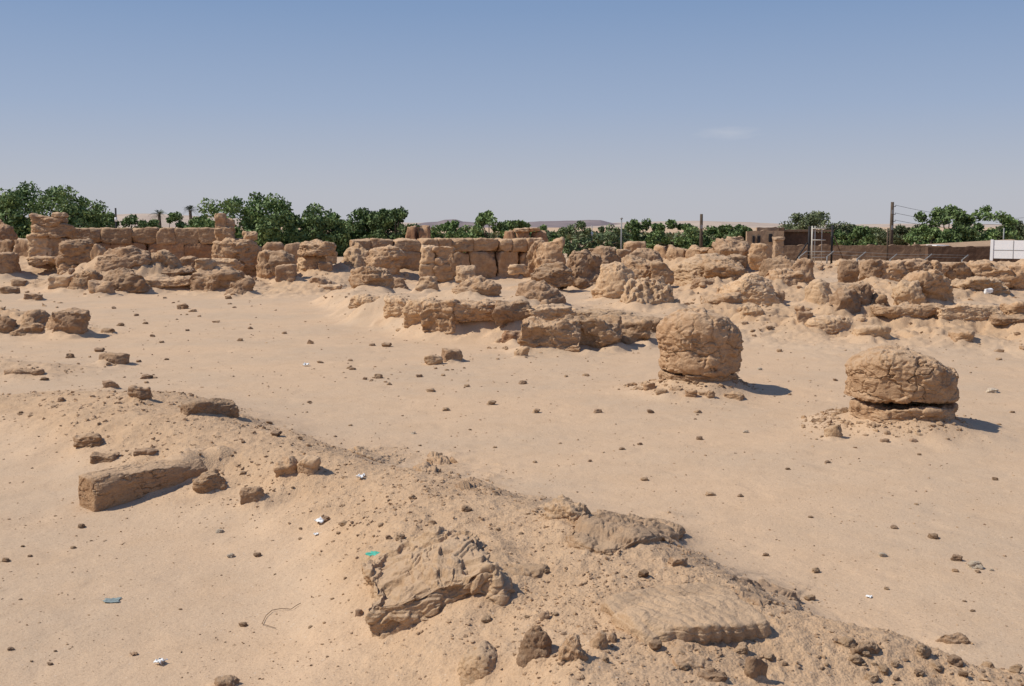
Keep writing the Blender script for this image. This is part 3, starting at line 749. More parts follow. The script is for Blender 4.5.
# broken pier and column between left ruins and centre
bp = assembly('broken_pier','stone pier','tall broken pier with a narrow stack of stones on its left shoulder, left of centre',238,272,Y=50)
for (nm,a,b,c,d,m_,st,Y_) in [('shaft',214,264,238,278,'rock','drum',50),('rubble_base',213,243,258,274,'rock_pale','boulder',49.2),('shoulder_block',215,235,226,242,'rock','block',50.4),('top_block',215,227,213,228,'rock','block',50.6),('top_block',224,235,218,229,'rock','block',50.8),('shoulder_block',240,258,231,242,'rock_pale','boulder',50.4)]:
    S(nm,'',None,a,b,c,d,st,dep=.8,Y=Y_,parent=bp,mat=m_,rough=1.1,strata=.3,bottom=.05,q=1.2)
wall('low_wall','ruined wall','short dark wall behind the broken pier and the round column of the left',(262,56),(302,56),[(256,243,[262,284,302],'rock_brown')],.6)
lp = assembly('rubble_pier','stone pier','knobbly broken stump with a shaded square corner block, right of the tall broken pier',275,283)
S('shaft','',None,254,287,250,282,'boulder',dep=.9,parent=lp,mat='rock',rough=1.5,strata=.3,crack=1)
S('corner_block','',None,276,297,264,285,'block',dep=.8,parent=lp,mat='rock_brown',rough=.7,strata=0)
S('upper_stone','',None,270,296,250,266,'boulder',dep=.8,Y=48,parent=lp,mat='rock_brown',rough=1.3)
rc = assembly('column_stump','column stump','round column stump with a wide flat cap stone, against the trees left of centre',316,275,Y=50)
S('shaft','',None,297,327,253,274,'drum',dep=1,Y=50,parent=rc,mat='rock_pale',rough=1.,strata=.3,crack=1)
S('cap_drum','',None,297,337,240,256,'drum',dep=.95,Y=49.6,parent=rc,mat='rock',rough=1.1,strata=.7,bottom=.03,spacing=.3)
for (l,a,b,c,d,st,m_) in [('rounded stone right of the wide-capped column stump, upper of two',323,336,252,264,'boulder','rock'),
   ('square stone right of the wide-capped column stump, lower of two',319,333,261,274,'block','rock_brown'),
   ('dark low rock casting shade on the sand before the wide-capped column stump',308,330,277,286,'boulder','rock_brown'),
   ('tan flat rock on the drift right of the dark low rock',318,342,284,292,'slab','rock_pale')]:
    S('boulder','rock',l,a,b,c,d,st,mat=m_)

# ================================================================== CENTRE WALL
wall('centre_wall','ruined wall','wide two-course wall of large squared blocks in the centre of the ruins',(352,52.5),(546,54.5),
   [(275,251,[352,386,420,449,470,498,520,546],'rock'),(251.5,238,[352,372,394,421,438,452,474,500,513,528,543],'rock')],1.6,rough=.7,strata=.25,warp=.5,zb=-.1,q=1.2,chip=.8)
for (l,a,b,c,d,st,m_,Y_) in [('sloping rough boulder at the left end of the centre wall',332,378,243,276,'dome','rock_pale',50.5),
   ('rounded boulder spilling in front of the left part of the centre wall',366,402,246,268,'boulder','rock',50.8),
   ('round boulder on the right end of the centre wall',536,563,238,264,'boulder','rock',53),
   ('dark square boulder behind the right end of the centre wall',524,548,240,268,'boulder','rock_brown',54),
   ('low flat boulder on the sand at the right foot of the centre wall',508,526,264,273,'slab','rock_pale',46.5),
   ('craggy low rocks at the right foot of the centre wall',534,570,262,279,'boulder','rock_brown',43.5)]:
    S('boulder','rock',l,a,b,c,d,st,dep=.8,Y=Y_,mat=m_,rough=1.2,crack=1)
cp = assembly('stone_pier','stone pier','square pier of crumbling thin courses standing before the centre wall',436,280)
for (a,b,c,d,m_) in [(419,437,262,281,'rock_pale'),(433,455,262,282,'rock'),(420,438,245,264,'rock_pale'),(434,456,246,264,'rock'),(448,462,252,276,'rock_brown')]:
    S('stone_block','',None,a,b,c,d,'block',dep=.9,Y=49.3,parent=cp,mat=m_,rough=1.2,strata=1.0,spacing=.28,bottom=.03)
wall('brick_stub','ruined wall','short stub of red brick rising behind the left of the centre wall',(405,60),(431,60),[(240,226,[405,418,431],'rock_red')],.9,strata=.6,zb=0)
wall('brick_stub','ruined wall','pair of block stubs rising behind the right of the centre wall',(503,60),(548,60),[(240,231,[503,516,532,548],'rock_red'),(231.5,227.5,[514,530,540],'rock')],.9,strata=.4,zb=0)

# ================================================================== MIDDLE RIGHT
for (l,a,b,c,d,st,m_,Y_,kw) in [
  ('tall dark craggy rocks right of the centre wall, by the light green trees',568,604,250,279,'boulder','rock_brown',45,dict(rough=1.5)),
  ('dark boulder with overhanging side, behind the tall craggy rocks',586,622,246,266,'boulder','rock_brown',50,dict(rough=1.3)),
  ('square light block standing before the brick cube at the edge of the ruins',615,632,249,263,'block','rock_pale',52,dict()),
  ('brown boulder with shaded right side next to the square light block',630,660,248,262,'boulder','rock_brown',51,dict()),
  ('smooth sloping boulder with a dark cap layer, right of the craggy rocks',592,636,262,286,'dome','rock_pale',38,dict(rough=.8,strata=.6)),
  ('knobbly rock mass behind the smooth sloping boulder',622,662,256,279,'boulder','rock',41,dict(rough=1.5)),
  ('narrow leaning stone at the right of the knobbly rock mass',652,672,262,276,'boulder','rock',40.5,dict()),
  ('large smooth sand-coloured hump with a rough right end',668,742,254,277,'dome','rock_pale',42,dict(rough=.6,strata=.2)),
  ('rough dark end of the large smooth hump',706,746,258,276,'boulder','rock',41,dict(rough=1.4)),
  ('dark overhanging ledge above the right of the large smooth hump',720,746,254,263,'slab','rock_brown',43,dict(rough=1.3)),
  ('smooth rounded hump on the right of the ledge, behind the barrel column',718,778,273,294,'dome','rock_pale',33.5,dict(rough=.5,strata=.15)),
  ('dark flat shard lying before the large smooth hump',690,720,277,286,'slab','rock_brown',None,dict(rough=1.3)),
  ('rough broken ledge right of the knobbly round stump',700,742,292,308,'slab','rock',None,dict(rough=1.4)),
  ('rounded stone at the right end of the rough broken ledge',726,750,290,304,'boulder','rock_brown',None,dict(rough=1.2)),
  ('small pale stones left of the wedge of sand-covered rock',738,762,304,320,'boulder','rock_pale',None,dict(rough=1.2)),
  ('dark-faced boulder in front of the mud brick ruin',764,793,256,273,'boulder','rock_brown',44,dict(rough=1.2)),
  ('leaning dark boulder with a long shadow, before the metal gate frame',788,813,258,280,'boulder','rock_brown',43,dict(rough=1.2)),
  ('upright rock fin casting a dark shadow, alone in front of the compound wall',839,857,260,276,'boulder','rock_brown',47,dict(rough=.9)),
  ('broad sand-covered boulder left of the jagged crag',800,838,279,303,'dome','rock_pale',34,dict(rough=.5,strata=.2)),
  ('rough boulder at the left of the sand-covered boulder',762,800,268,292,'boulder','rock',38,dict(rough=1.2)),
  ('knobbly small boulder before the rough boulder',760,782,288,306,'boulder','rock',None,dict(rough=1.5)),
  ('jagged dark crag with sharp peaks, left part of the crag above the long blocks',824,862,287,317,'boulder','rock_brown',None,dict(rough=1.7,crack=1.4)),
  ('highest pointed crag above the long log-shaped block',846,874,283,312,'boulder','rock_brown',None,dict(rough=1.7,crack=1.4)),
  ('low crag sloping down to the long log-shaped block',866,893,292,314,'boulder','rock',None,dict(rough=1.5)),
  ('wedge-shaped sand-coloured block with a shaded right end, before the jagged crag',801,856,314,336,'dome','rock_pale',None,dict(rough=.6,strata=.3)),
  ('low slanting slab right of the wedge-shaped block',852,888,324,339,'slab','rock_pale',None,dict(rough=.7)),
  ('shaded square rock left of the wedge-shaped block',796,812,311,326,'block','rock_brown',None,dict()),
  ('long log-shaped block with a shaded underside',871,944,303,324,'slab','rock',None,dict(rough=.9,strata=.3,undercut=.25,dep=.35,rz=-.05)),
  ('long box-shaped block with a dark right end, right of the log-shaped block',934,1001,303,325,'block','rock_pale',None,dict(rough=.9,strata=.2,dep=.35,rz=.05,undercut=.1)),
  ('small flat block with a dark shadow, alone below the box-shaped block',950,975,330,343,'slab','rock',None,dict()),
  ('thin dark slab at the right of the box-shaped block',990,1030,314,328,'slab','rock_brown',None,dict()),
  ('low ledge at the right edge below the white board',1000,1040,300,318,'slab','rock',None,dict(rough=1.1)),
]:
    kw = dict(kw); kw.setdefault('dep', .8); kw.setdefault('strata', .3)
    S('boulder','rock',l,a,b,c,d,st,Y=Y_,mat=m_,sink=.08,**kw)
cr = assembly('column_stump','column stump','large leaning column stump with thin layers on its shaded right side, upper right',922,306,Y=34)
S('shaft','',None,896,952,269,306,'drum',dep=.9,Y=34,parent=cr,mat='rock',rough=1.3,strata=.9,spacing=.2,peak=(.15,.35),crack=1,taper=.15)
S('side_boulder','',None,893,925,280,305,'boulder',dep=.8,Y=33.4,parent=cr,mat='rock_pale',rough=1.4,strata=.3)
S('brick_cube','stone block','cube-shaped tan brick stub in front of the dark trees, right of centre',624,646,241,252,'block',dep=.9,Y=62,mat='rock',rough=.5,strata=.1)
lw = wall('long_wall','ruined wall','long low sandy wall in front of the dark trees, right of centre',(648,60),(745,57),[(258,246,[648,664,684,704,726,745],'rock')],1.4,rough=1.1,warp=1.6,zb=-.1,gap=-.12)
for (l,a,b,c,d,st,m_,Y_) in [('broken dark top at the right end of the long low sandy wall',716,748,238,256,'boulder','rock_brown',56),('light square block on the broken right end of the long low wall',727,743,236,244,'block','rock_pale',57.5),
   ('round-topped boulder between the long low wall and the mud brick ruin',750,768,243,258,'boulder','rock',55)]:
    S('boulder','rock',l,a,b,c,d,st,dep=.8,Y=Y_,mat=m_,rough=1.2)
g2 = 'lumps of the crumbled wall line below the compound wall'
for (l,a,b,c,d,m_) in [('leftmost dark-pitted lump of the crumbled wall line below the compound wall',862,884,259,271,'rock_brown'),
   ('second lump of the crumbled wall line, with a bright left side',880,908,260,275,'rock'),
   ('third lump of the crumbled wall line, largest dark face',900,930,259,271,'rock_brown'),
   ('small lump in the crumbled wall line behind the leaning column stump',926,946,260,270,'rock'),
   ('fifth lump of the crumbled wall line, right of the leaning column stump',944,968,262,280,'rock_brown'),
   ('long ledge with a deep shadow below it, under the white board',966,1012,262,278,'rock'),
   ('rounded rock at the right edge under the white board',1002,1040,262,284,'rock'),
   ('low flat ledge right of the leaning column stump',950,1000,276,288,'rock_pale')]:
    S('boulder','rock',l,a,b,c,d,'boulder',dep=.7,Y=44 if c<265 else 39,mat=m_,rough=1.4,strata=.6,sink=.1)

SKON[0] = True
# ------------------------------------------------------------------ ground sheet
NX, NY = 1150, 1500
uu = np.linspace(-1, 1, NX)
uu = .62 * uu + 1.9 * uu ** 7 * np.abs(uu) ** 2
s0, s1, s2 = np.linspace(-6, 2.4, 30, endpoint=False), np.exp(np.linspace(math.log(2.4 + 1), math.log(75 + 1), NY)) - 1, np.exp(np.linspace(math.log(76), math.log(9000), 90)) [1:]
yy = np.concatenate([s0, s1, s2])
GX = uu[None, :] * (np.maximum(yy, -2)[:, None] + 6.0); GY = np.repeat(yy[:, None], NX, 1)
# keep the fan dense where the ridge lies
gz, gr = terrain(GX.ravel(), GY.ravel(), True)
far = sstep(300, 3000, GY.ravel()); gz = gz * (1 - far)
idx = np.arange(GX.size).reshape(GX.shape)
Qg = np.stack([idx[:-1, :-1], idx[:-1, 1:], idx[1:, 1:], idx[1:, :-1]], -1).reshape(-1, 4)
me = mesh_from('ground', np.stack([GX.ravel(), GY.ravel(), gz], 1), Qg)
a_ = me.attributes.new('rough', 'FLOAT', 'POINT'); a_.data.foreach_set('value', gr.astype(np.float32))
tag(link('ground', me, M['sand']), kind='structure')
del GX, GY, Qg

# ================================================================== LOOSE STONES ON THE SAND
bank = []
for i in range(14):
    P, Q = rock_mesh('boulder', 1, 1, 1, 13 if i < 10 else 18, 900 + i, rough=1.3, strata=.2, bottom=.2)
    bank.append((P, Q))
bank_me = {}
def bank_mesh(i, m_):
    if (i, m_) not in bank_me:
        me = mesh_from('loose_stone', *bank[i]); me.materials.append(M[m_]); bank_me[(i, m_)] = me
    return bank_me[(i, m_)]
LM = [(698,350,'the tall barrel-shaped column stump'),(900,385,'the broad low column stump'),(452,355,'the small square block'),(440,320,'the hollowed platform wall'),(590,340,'the undercut platform slabs'),
      (140,480,'the long cut block'),(570,513,'the knobbly round rock'),(430,590,'the large cracked outcrop'),(113,359,'the small flat-topped boulder'),(150,280,'the left rubble heap'),(70,322,'the upright block end of the near left rubble'),
      (208,407,'the half-sunk brown block'),(430,468,'the craggy outcrop'),(960,313,'the long box-shaped block'),(835,325,'the wedge-shaped block'),(372,280,'the layered low round stump'),(640,540,'the layered ledge')]
used = {}
def where(px, py):
    d, lx, ly, nm = min((math.hypot(px - a, (py - b) * 1.5), a, b, n) for a, b, n in LM)
    dx, dy = px - lx, (py - ly) * 1.5
    s = ('left of ' if dx < 0 else 'right of ') if abs(dx) > abs(dy) else ('behind ' if dy < 0 else 'in front of ')
    return s + nm
def pebble(px, py, wpx, tone, hr=.55):
    x, y, z = at(px, py); w = wpx * .85 / F * y
    big = 'tiny' if wpx < 6 else 'small' if wpx < 9 else 'fist-sized' if wpx < 13 else 'larger'
    tn = {'d':'dark','t':'tan','p':'pale'}[tone]
    lab = f'{big} {tn} loose stone on sand {where(px, py)}'
    k = random.randrange(14); m_ = {'d':'stone_dark','t':'stone_tan','p':'stone_pale'}[tone]
    if tone == 'd' and random.random() < .35: m_ = 'rock_brown'
    o = bpy.data.objects.new('loose_stone', bank_mesh(k, m_)); COL.objects.link(o)
    d = w * random.uniform(.7, 1.)
    o.location = (x, y + d * .4, T(x, y + d * .4) - w * .09); o.scale = (w, d, w * hr * random.uniform(.75, 1.15)); o.rotation_euler = (0, 0, random.uniform(-.5, .5) + random.choice([0, PI]))
    tag(o, lab, 'stone', 'loose stones scattered on the open sand')
PB = [(386,347,12,'d'),(372,346,8,'d'),(350,361,6,'d'),(523,384,10,'d'),(491,405,11,'t'),(586,376,8,'t'),(378,378,11,'t'),(389,385,6,'t'),(419,377,8,'d'),(431,392,11,'t'),(467,387,7,'t'),(446,411,9,'t'),(501,423,6,'d'),
 (536,413,9,'t'),(598,413,10,'d'),(330,394,6,'d'),(309,403,6,'d'),(413,434,6,'p'),(651,413,9,'d'),(622,450,8,'d'),(645,481,10,'t'),(320,363,8,'t'),(352,370,8,'d'),(443,376,5,'t'),(496,389,6,'d'),(566,377,5,'t'),(630,386,7,'d'),(636,402,5,'d'),
 (698,413,10,'t'),(700,440,8,'d'),(669,454,7,'d'),(746,433,7,'p'),(640,445,6,'d'),(828,463,8,'d'),(994,393,15,'p'),(836,381,6,'d'),(760,370,6,'p'),(1013,413,5,'d'),(996,480,7,'d'),(852,442,5,'d'),(804,428,5,'t'),(788,470,6,'d'),
 (711,496,12,'t'),(741,497,7,'d'),(811,518,6,'d'),(818,531,7,'d'),(766,556,8,'d'),(817,573,11,'t'),(884,557,11,'p'),(895,529,8,'d'),(935,539,12,'d'),(958,561,13,'d'),(977,569,17,'p'),(992,571,5,'p'),(799,576,6,'d'),(887,590,6,'t'),(811,601,14,'t'),(899,619,7,'d'),(956,572,8,'t'),(917,505,5,'t'),(888,541,7,'d'),(965,602,5,'d'),(973,612,6,'d'),
 (156,357,7,'d'),(166,360,5,'d'),(145,379,13,'d'),(98,352,12,'d'),(43,380,9,'d'),(69,358,10,'d'),(269,424,8,'d'),(138,362,6,'d'),(275,437,13,'d'),(30,417,6,'t'),(60,402,9,'d'),(20,414,5,'d'),(84,409,7,'d'),(152,337,6,'d'),(161,343,6,'t'),(120,326,9,'d'),(182,309,14,'d'),(192,312,10,'t'),(138,308,6,'d'),(136,316,6,'d'),(145,324,7,'d'),(150,330,6,'d'),(234,308,5,'d'),(240,341,7,'d'),(222,350,5,'d'),(250,329,6,'d'),(187,331,5,'d'),(270,352,5,'d'),(284,334,6,'t'),(121,291,8,'d'),(228,299,8,'d'),
 (5,562,11,'d'),(80,528,9,'d'),(72,549,7,'t'),(29,557,6,'d'),(22,547,5,'d'),(39,545,5,'d'),(219,532,10,'p'),(230,558,9,'p'),(257,557,10,'d'),(10,651,8,'d'),(50,665,6,'d'),(243,627,11,'d'),(31,662,4,'d'),(55,652,4,'d'),(300,540,5,'t'),(332,600,5,'t'),(310,628,6,'t'),(338,535,6,'t'),
 (300,530,4,'d'),(275,575,4,'t'),(180,610,4,'t'),(20,600,4,'d'),(345,580,5,'t'),(170,640,4,'d'),
 (640,527,9,'d'),(585,585,6,'d'),(645,555,6,'d'),(590,462,5,'d'),(560,444,4,'t'),(495,448,5,'t'),(420,446,4,'d'),(470,430,4,'d'),(350,426,5,'t'),(300,440,6,'d'),(335,437,5,'d'),(535,463,5,'t'),
 (780,352,7,'t'),(870,365,5,'d'),(790,395,5,'t'),(1000,360,7,'t'),(1018,335,8,'t'),(770,330,8,'d'),(745,325,9,'t'),(948,440,6,'t'),(1000,425,5,'t'),(920,455,5,'d')]
for i_, p in enumerate(PB):
    if not (p[3] == 'd' and p[2] < 8 and i_ % 3 == 0): pebble(*p)
# little groups of crumbs beside some of the stones
for (cx_, cy_, n_) in [(378,380,5),(350,366,4),(300,405,3),(452,366,5),(628,390,5),(820,436,4),(975,572,4),(700,416,3),(110,362,4),(190,314,4),(150,378,4),(500,350,5),(60,405,4),(515,352,4),(760,330,4),(335,296,4)]:
    for _ in range(n_): pebble(cx_ + random.gauss(0, 9), cy_ + random.gauss(0, 3), random.uniform(2.5, 6), random.choice('tttdd'))
# clods lying on the foreground ridge
for i in range(80):
    px = random.uniform(90, 1020); 
    lo = np.interp(px, [90,200,340,500,600,700,850,1020],[402,432,462,515,560,600,640,672]); hi = np.interp(px, [90,200,300,380,520,600,1020],[455,490,505,560,640,684,684])
    if hi <= lo + 4: continue
    py = random.uniform(lo, hi)
    x, y, z = at(px, py); w = random.choice([.025,.03,.035,.045,.06,.08]) * random.uniform(.8, 1.2)
    m_ = random.choice(['stone_dark','stone_tan','stone_tan','stone_tan','rock_brown'])
    o = bpy.data.objects.new('clod', bank_mesh(random.randrange(14), m_)); COL.objects.link(o)
    o.location = (x, y, z - w * .1); o.scale = (w, w * random.uniform(.7,1), w * random.uniform(.5,.75)); o.rotation_euler = (random.uniform(-.2,.2), 0, random.uniform(0, 6.28))
    tn = 'dark' if m_ == 'stone_dark' else 'tan' if m_ == 'stone_tan' else 'brown'
    sec = 'left stretch of the foreground ridge' if px < 350 else 'middle of the foreground ridge' if px < 600 else 'right stretch of the foreground ridge'
    tag(o, f'small {tn} clod of earth lying on the {sec}', 'clod', 'clods lying on the foreground ridge')

# gravel and crumbs, beyond counting
ico_v = []; ph = (1 + 5 ** .5) / 2
ico_v = np.array([(-1,ph,0),(1,ph,0),(-1,-ph,0),(1,-ph,0),(0,-1,ph),(0,1,ph),(0,-1,-ph),(0,1,-ph),(ph,0,-1),(ph,0,1),(-ph,0,-1),(-ph,0,1)]) / 1.9
ico_f = np.array([(0,11,5),(0,5,1),(0,1,7),(0,7,10),(0,10,11),(1,5,9),(5,11,4),(11,10,2),(10,7,6),(7,1,8),(3,9,4),(3,4,2),(3,2,6),(3,6,8),(3,8,9),(4,9,5),(2,4,11),(6,2,10),(8,6,7),(9,8,1)])
def gravel(name, pts, sizes, mats, seed):
    rr = np.random.RandomState(seed); n = len(pts)
    V = ico_v[None] * (1 + .35 * rr.randn(n, 12, 1)).clip(.5, 1.6)
    a = rr.rand(n) * 2 * PI; c, s = np.cos(a), np.sin(a)
    V = V * sizes[:, None, None] * (np.stack([np.ones(n), rr.uniform(.6,1,n), rr.uniform(.4,.8,n)], 1)[:, None, :])
    X = V[..., 0] * c[:, None] - V[..., 1] * s[:, None]; Y = V[..., 0] * s[:, None] + V[..., 1] * c[:, None]
    P = np.stack([X, Y, V[..., 2]], -1) + pts[:, None, :]
    Fc = (ico_f[None] + (np.arange(n) * 12)[:, None, None]).reshape(-1, 3)
    me = mesh_from(name, P.reshape(-1, 3), Fc, smooth=False)
    for m_ in mats: me.materials.append(M[m_])
    mi = np.repeat(rr.choice(len(mats), n), 20); me.polygons.foreach_set('material_index', mi.astype(np.int32))
    return link(name, me)
rr = np.random.RandomState(11)
N0 = 420000
gx = rr.uniform(-1, 1, N0) ; gy = 4.6 + 26 * rr.rand(N0) ** 1.5
gx = gx * (gy * .55 + 1)
_, rg = terrain(gx, gy)
cl_ = np.clip(fb2(gx, gy, .9, 3, 14.0) + .15, 0, 1)
keep = rr.rand(N0) < (.022 + .07 * cl_ + .30 * np.clip(rg, 0, 1) ** 1.1 * (.25 + 1.5 * cl_)) * np.clip(10 / gy, .1, 1.2)
gx, gy, rg = gx[keep], gy[keep], rg[keep]
szs = (.0028 + .010 * rr.rand(len(gx)) ** 5 * (1 + rg)) * np.clip(gy / 9, .8, 2.2)
gz_ = terrain(gx, gy, True)[0] + szs * .12
tag(gravel('gravel', np.stack([gx, gy, gz_], 1), szs, ['stone_tan','stone_tan','rock','rock_brown','stone_tan','rock_pale','stone_tan','stone_dark'], 5), 'fine gravel and crumbs of sandstone strewn over the sand and the ridge', 'gravel', kind='stuff')
# rubble crumbs among the ruins and round the stump bases
P_ = []
for (cx, cy, n_, r_) in [(c1.location.x, c1.location.y + .6, 700, 1.15), (c2.location.x, c2.location.y + .6, 800, 1.15)]:
    a = rr.rand(n_) * 2 * PI; r = r_ * (.55 + .38 * rr.rand(n_) ** 1.6); P_.append(np.stack([cx + np.cos(a) * r, cy + np.sin(a) * r], 1))
a = rr.rand(40000, 2) * np.array([70, 42]) + np.array([-36, 22]); _, r2 = terrain(a[:, 0], a[:, 1]); 
kp = rr.rand(len(a)) < (.03 + .55 * r2 * np.clip(fb2(a[:,0], a[:,1], .8, 2, 4.0) + .3, 0, 1)); P_.append(a[kp])
P_ = np.concatenate(P_)
sz_ = .010 + .045 * rr.rand(len(P_)) ** 5; sz_[1500:] *= 2.0
z_ = terrain(P_[:, 0], P_[:, 1], True)[0] + sz_ * .1
tag(gravel('rubble', np.column_stack([P_, z_]), sz_, ['rock','rock_brown','stone_tan','rock_pale'], 6), 'broken rubble and crumbs of stone strewn among the ruins', 'rubble', kind='stuff')

a = rr.rand(60000, 2) * np.array([72, 44]) + np.array([-36, 21]); _, r2 = terrain(a[:, 0], a[:, 1])
kp = rr.rand(len(a)) < .10 * np.clip(r2 - .2, 0, 1) * np.clip(fb2(a[:,0], a[:,1], .5, 2, 9.0) + .35, 0, 1); a = a[kp]
VV = []; QQ = []; nb = 0
rb = [rock_mesh('boulder', 1, 1, 1, 6, 700 + i, rough=1.2, strata=.2, bottom=.3, pits=0) for i in range(12)]
zz = terrain(a[:, 0], a[:, 1], True)[0]
for (x, y), z in zip(a, zz):
    P, Q = rb[rr.randint(12)]; s = .07 + .30 * rr.rand() ** 2.2; t_ = rr.rand() * 2 * PI; c, n = math.cos(t_) * s, math.sin(t_) * s
    VV.append(np.stack([P[:,0]*c - P[:,1]*n*.8 + x, P[:,0]*n + P[:,1]*c*.8 + y, P[:,2]*s*rr.uniform(.4,.75) + z - .06 * s], 1)); QQ.append(Q + nb); nb += len(P)
me = mesh_from('fallen_rubble', np.concatenate(VV), np.concatenate(QQ)); 
for m_ in ('rock', 'rock_brown', 'rock_pale'): me.materials.append(M[m_])
mi = np.concatenate([np.full(len(q), rr.randint(3)) for q in QQ]); me.polygons.foreach_set('material_index', mi.astype(np.int32))
tag(link('fallen_rubble', me), 'fallen lumps of masonry too many to count, heaped among the ruins', 'rubble', kind='stuff')
print('rubble', len(a), 'skirts', len(SK))

# ================================================================== LITTER
def scrap(name, cat, label, px, py, wpx, mat, seed, hr=.45, lift=.25):
    x, y, z = at(px, py); w = wpx / F * y
    r = np.random.RandomState(seed); n = 9
    A, B = np.meshgrid(np.linspace(-.5, .5, n), np.linspace(-.5, .5, n), indexing='ij')
    A = A + .06 * r.randn(n, n); B = B + .06 * r.randn(n, n)
    Z = lift * (.5 + fb2((A * 2.2 + seed).ravel(), (B * 2.2).ravel(), 1.3, 3)).reshape(n, n) * w
    edge = 1 - .35 * np.abs(fb2(A.ravel(), B.ravel(), 3, 2, seed)).reshape(n, n)
    V = np.stack([A * w * edge, B * w * hr * 2 * edge, Z], -1).reshape(-1, 3)
    i = np.arange(n * n).reshape(n, n); q = np.stack([i[:-1,:-1], i[1:,:-1], i[1:,1:], i[:-1,1:]], -1).reshape(-1, 4)
    o = link(name, mesh_from(name, V, q), M[mat], None, (x, y, z + .004), (0, 0, r.uniform(-.6, .6)))
    m = o.modifiers.new('thick', 'SOLIDIFY'); m.thickness = .002
    return tag(o, label, cat)
scrap('plastic_scrap','litter','crumpled turquoise plastic scrap on the sand left of the large cracked outcrop',375,556,17,'plastic_green',1,lift=.12)
scrap('paper_scrap','litter','small bright white scrap lying on the ridge',361,480,8,'plastic_white',2,lift=.7)
scrap('paper_scrap','litter','torn white scrap on the sand in front of the ridge',320,524,10,'plastic_white',3,lift=.5)
scrap('paper_scrap','litter','tiny white scrap just below the torn white scrap',316,536,5,'plastic_white',4,lift=.5)
scrap('paper_scrap','litter','white crumpled paper near the bottom left on the sand',160,664,11,'plastic_white',5,lift=.5)
scrap('glass_shard','litter','flat grey-green shard lying on the sand at lower left',112,601,17,'glass_grey',6,hr=.4,lift=.08)
scrap('paper_scrap','litter','small reddish scrap on the sand left of the white crumpled paper',134,655,7,'rock_red',7,lift=.3)
scrap('paper_scrap','litter','tiny white scrap on the sand among stones left of the layered stump',306,366,6,'plastic_white',8,lift=.6)
scrap('paper_scrap','litter','white flake on the sand at right, left of the pale stones',869,597,6,'plastic_white',9,lift=.3)
S('plastic_bag','litter','crumpled white plastic bag on the sand behind the long box-shaped block',984,993,288,293,'slab',dep=.8,Y=36,mat='plastic_white',rough=1.3,strata=0,noskirt=True)
mb = MB(); pts = []
for (a, b) in [(262,625),(266,617),(272,612),(282,610),(291,611),(297,607),(301,605)]:
    x, y, z = at(a, b); pts.append((x, y, z + .012))
o_ = pts[0]; mb.tube([(p[0]-o_[0], p[1]-o_[1], p[2]-o_[2]) for p in pts], .0022, 6)
mb.tube([(0,0,0)] + [(x-o_[0], y-o_[1], z+.01-o_[2]) for x, y, z in (at(270,627), at(276,629))], .0018, 6)
tag(mb.build('twig', M['twig'], None, True, o_), 'thin curved dry twig lying on the sand in the lower left', 'twig')
# ================================================================== TREES
def crown_mesh(seed, w, d, h, nclump, nleaf, leaf, shape='bushy'):
    r = np.random.RandomState(seed); V = []
    C = []
    while len(C) < nclump:
        p = r.uniform(-1, 1, 3); q = np.linalg.norm(p) if p[2] > -.1 else (abs(p[0])**3 + abs(p[1])**3 + abs(p[2])**4) ** (1/3)
        if q > 1 or q < .2: continue
        if shape == 'flat' and p[2] < -.25: continue
        # uneven outline: lobes pushed in and out
        k = .93 + .26 * (n3(np.array([p[0]*1.6+seed]), np.array([p[1]*1.6]), np.array([p[2]*1.6]))[0] + .35)
        p = p / max(q, .3) * (q ** .5) * min(1.1, k)
        if len(C) % 3 == 0: p = np.array([r.uniform(-.92, .92), r.uniform(-.8, .8), r.uniform(-.95, -.1)])   # boughs hanging to the ground
        C.append(p)
    if shape == 'flat': C = [c for c in C if c[2] > -.45]
    C = np.array(C) * np.array([w/2, d/2, h/2])
    L = []
    for c in C:
        R_ = r.uniform(.55, 1.15) * .15 * (w + h)/2
        n = int(nleaf * r.uniform(.6, 1.3))
        a = r.randn(n, 3); a /= np.linalg.norm(a, axis=1)[:, None]
        a = a * (r.rand(n, 1) ** .45) * R_ * np.array([1, 1, .8]); L.append(c + a)
    L = np.concatenate(L); n = len(L)
    u = r.randn(n, 3); u /= np.linalg.norm(u, axis=1)[:, None]
    v = np.cross(u, r.randn(n, 3)); v /= np.linalg.norm(v, axis=1)[:, None]
    s = leaf * r.uniform(.6, 1.4, (n, 1))
    Q = np.stack([L - u*s - v*s*.45, L + u*s - v*s*.45, L + u*s*.8 + v*s*.45, L - u*s*.8 + v*s*.45], 1).reshape(-1, 3)
    f = np.arange(n * 4).reshape(n, 4)
    return Q, f, C

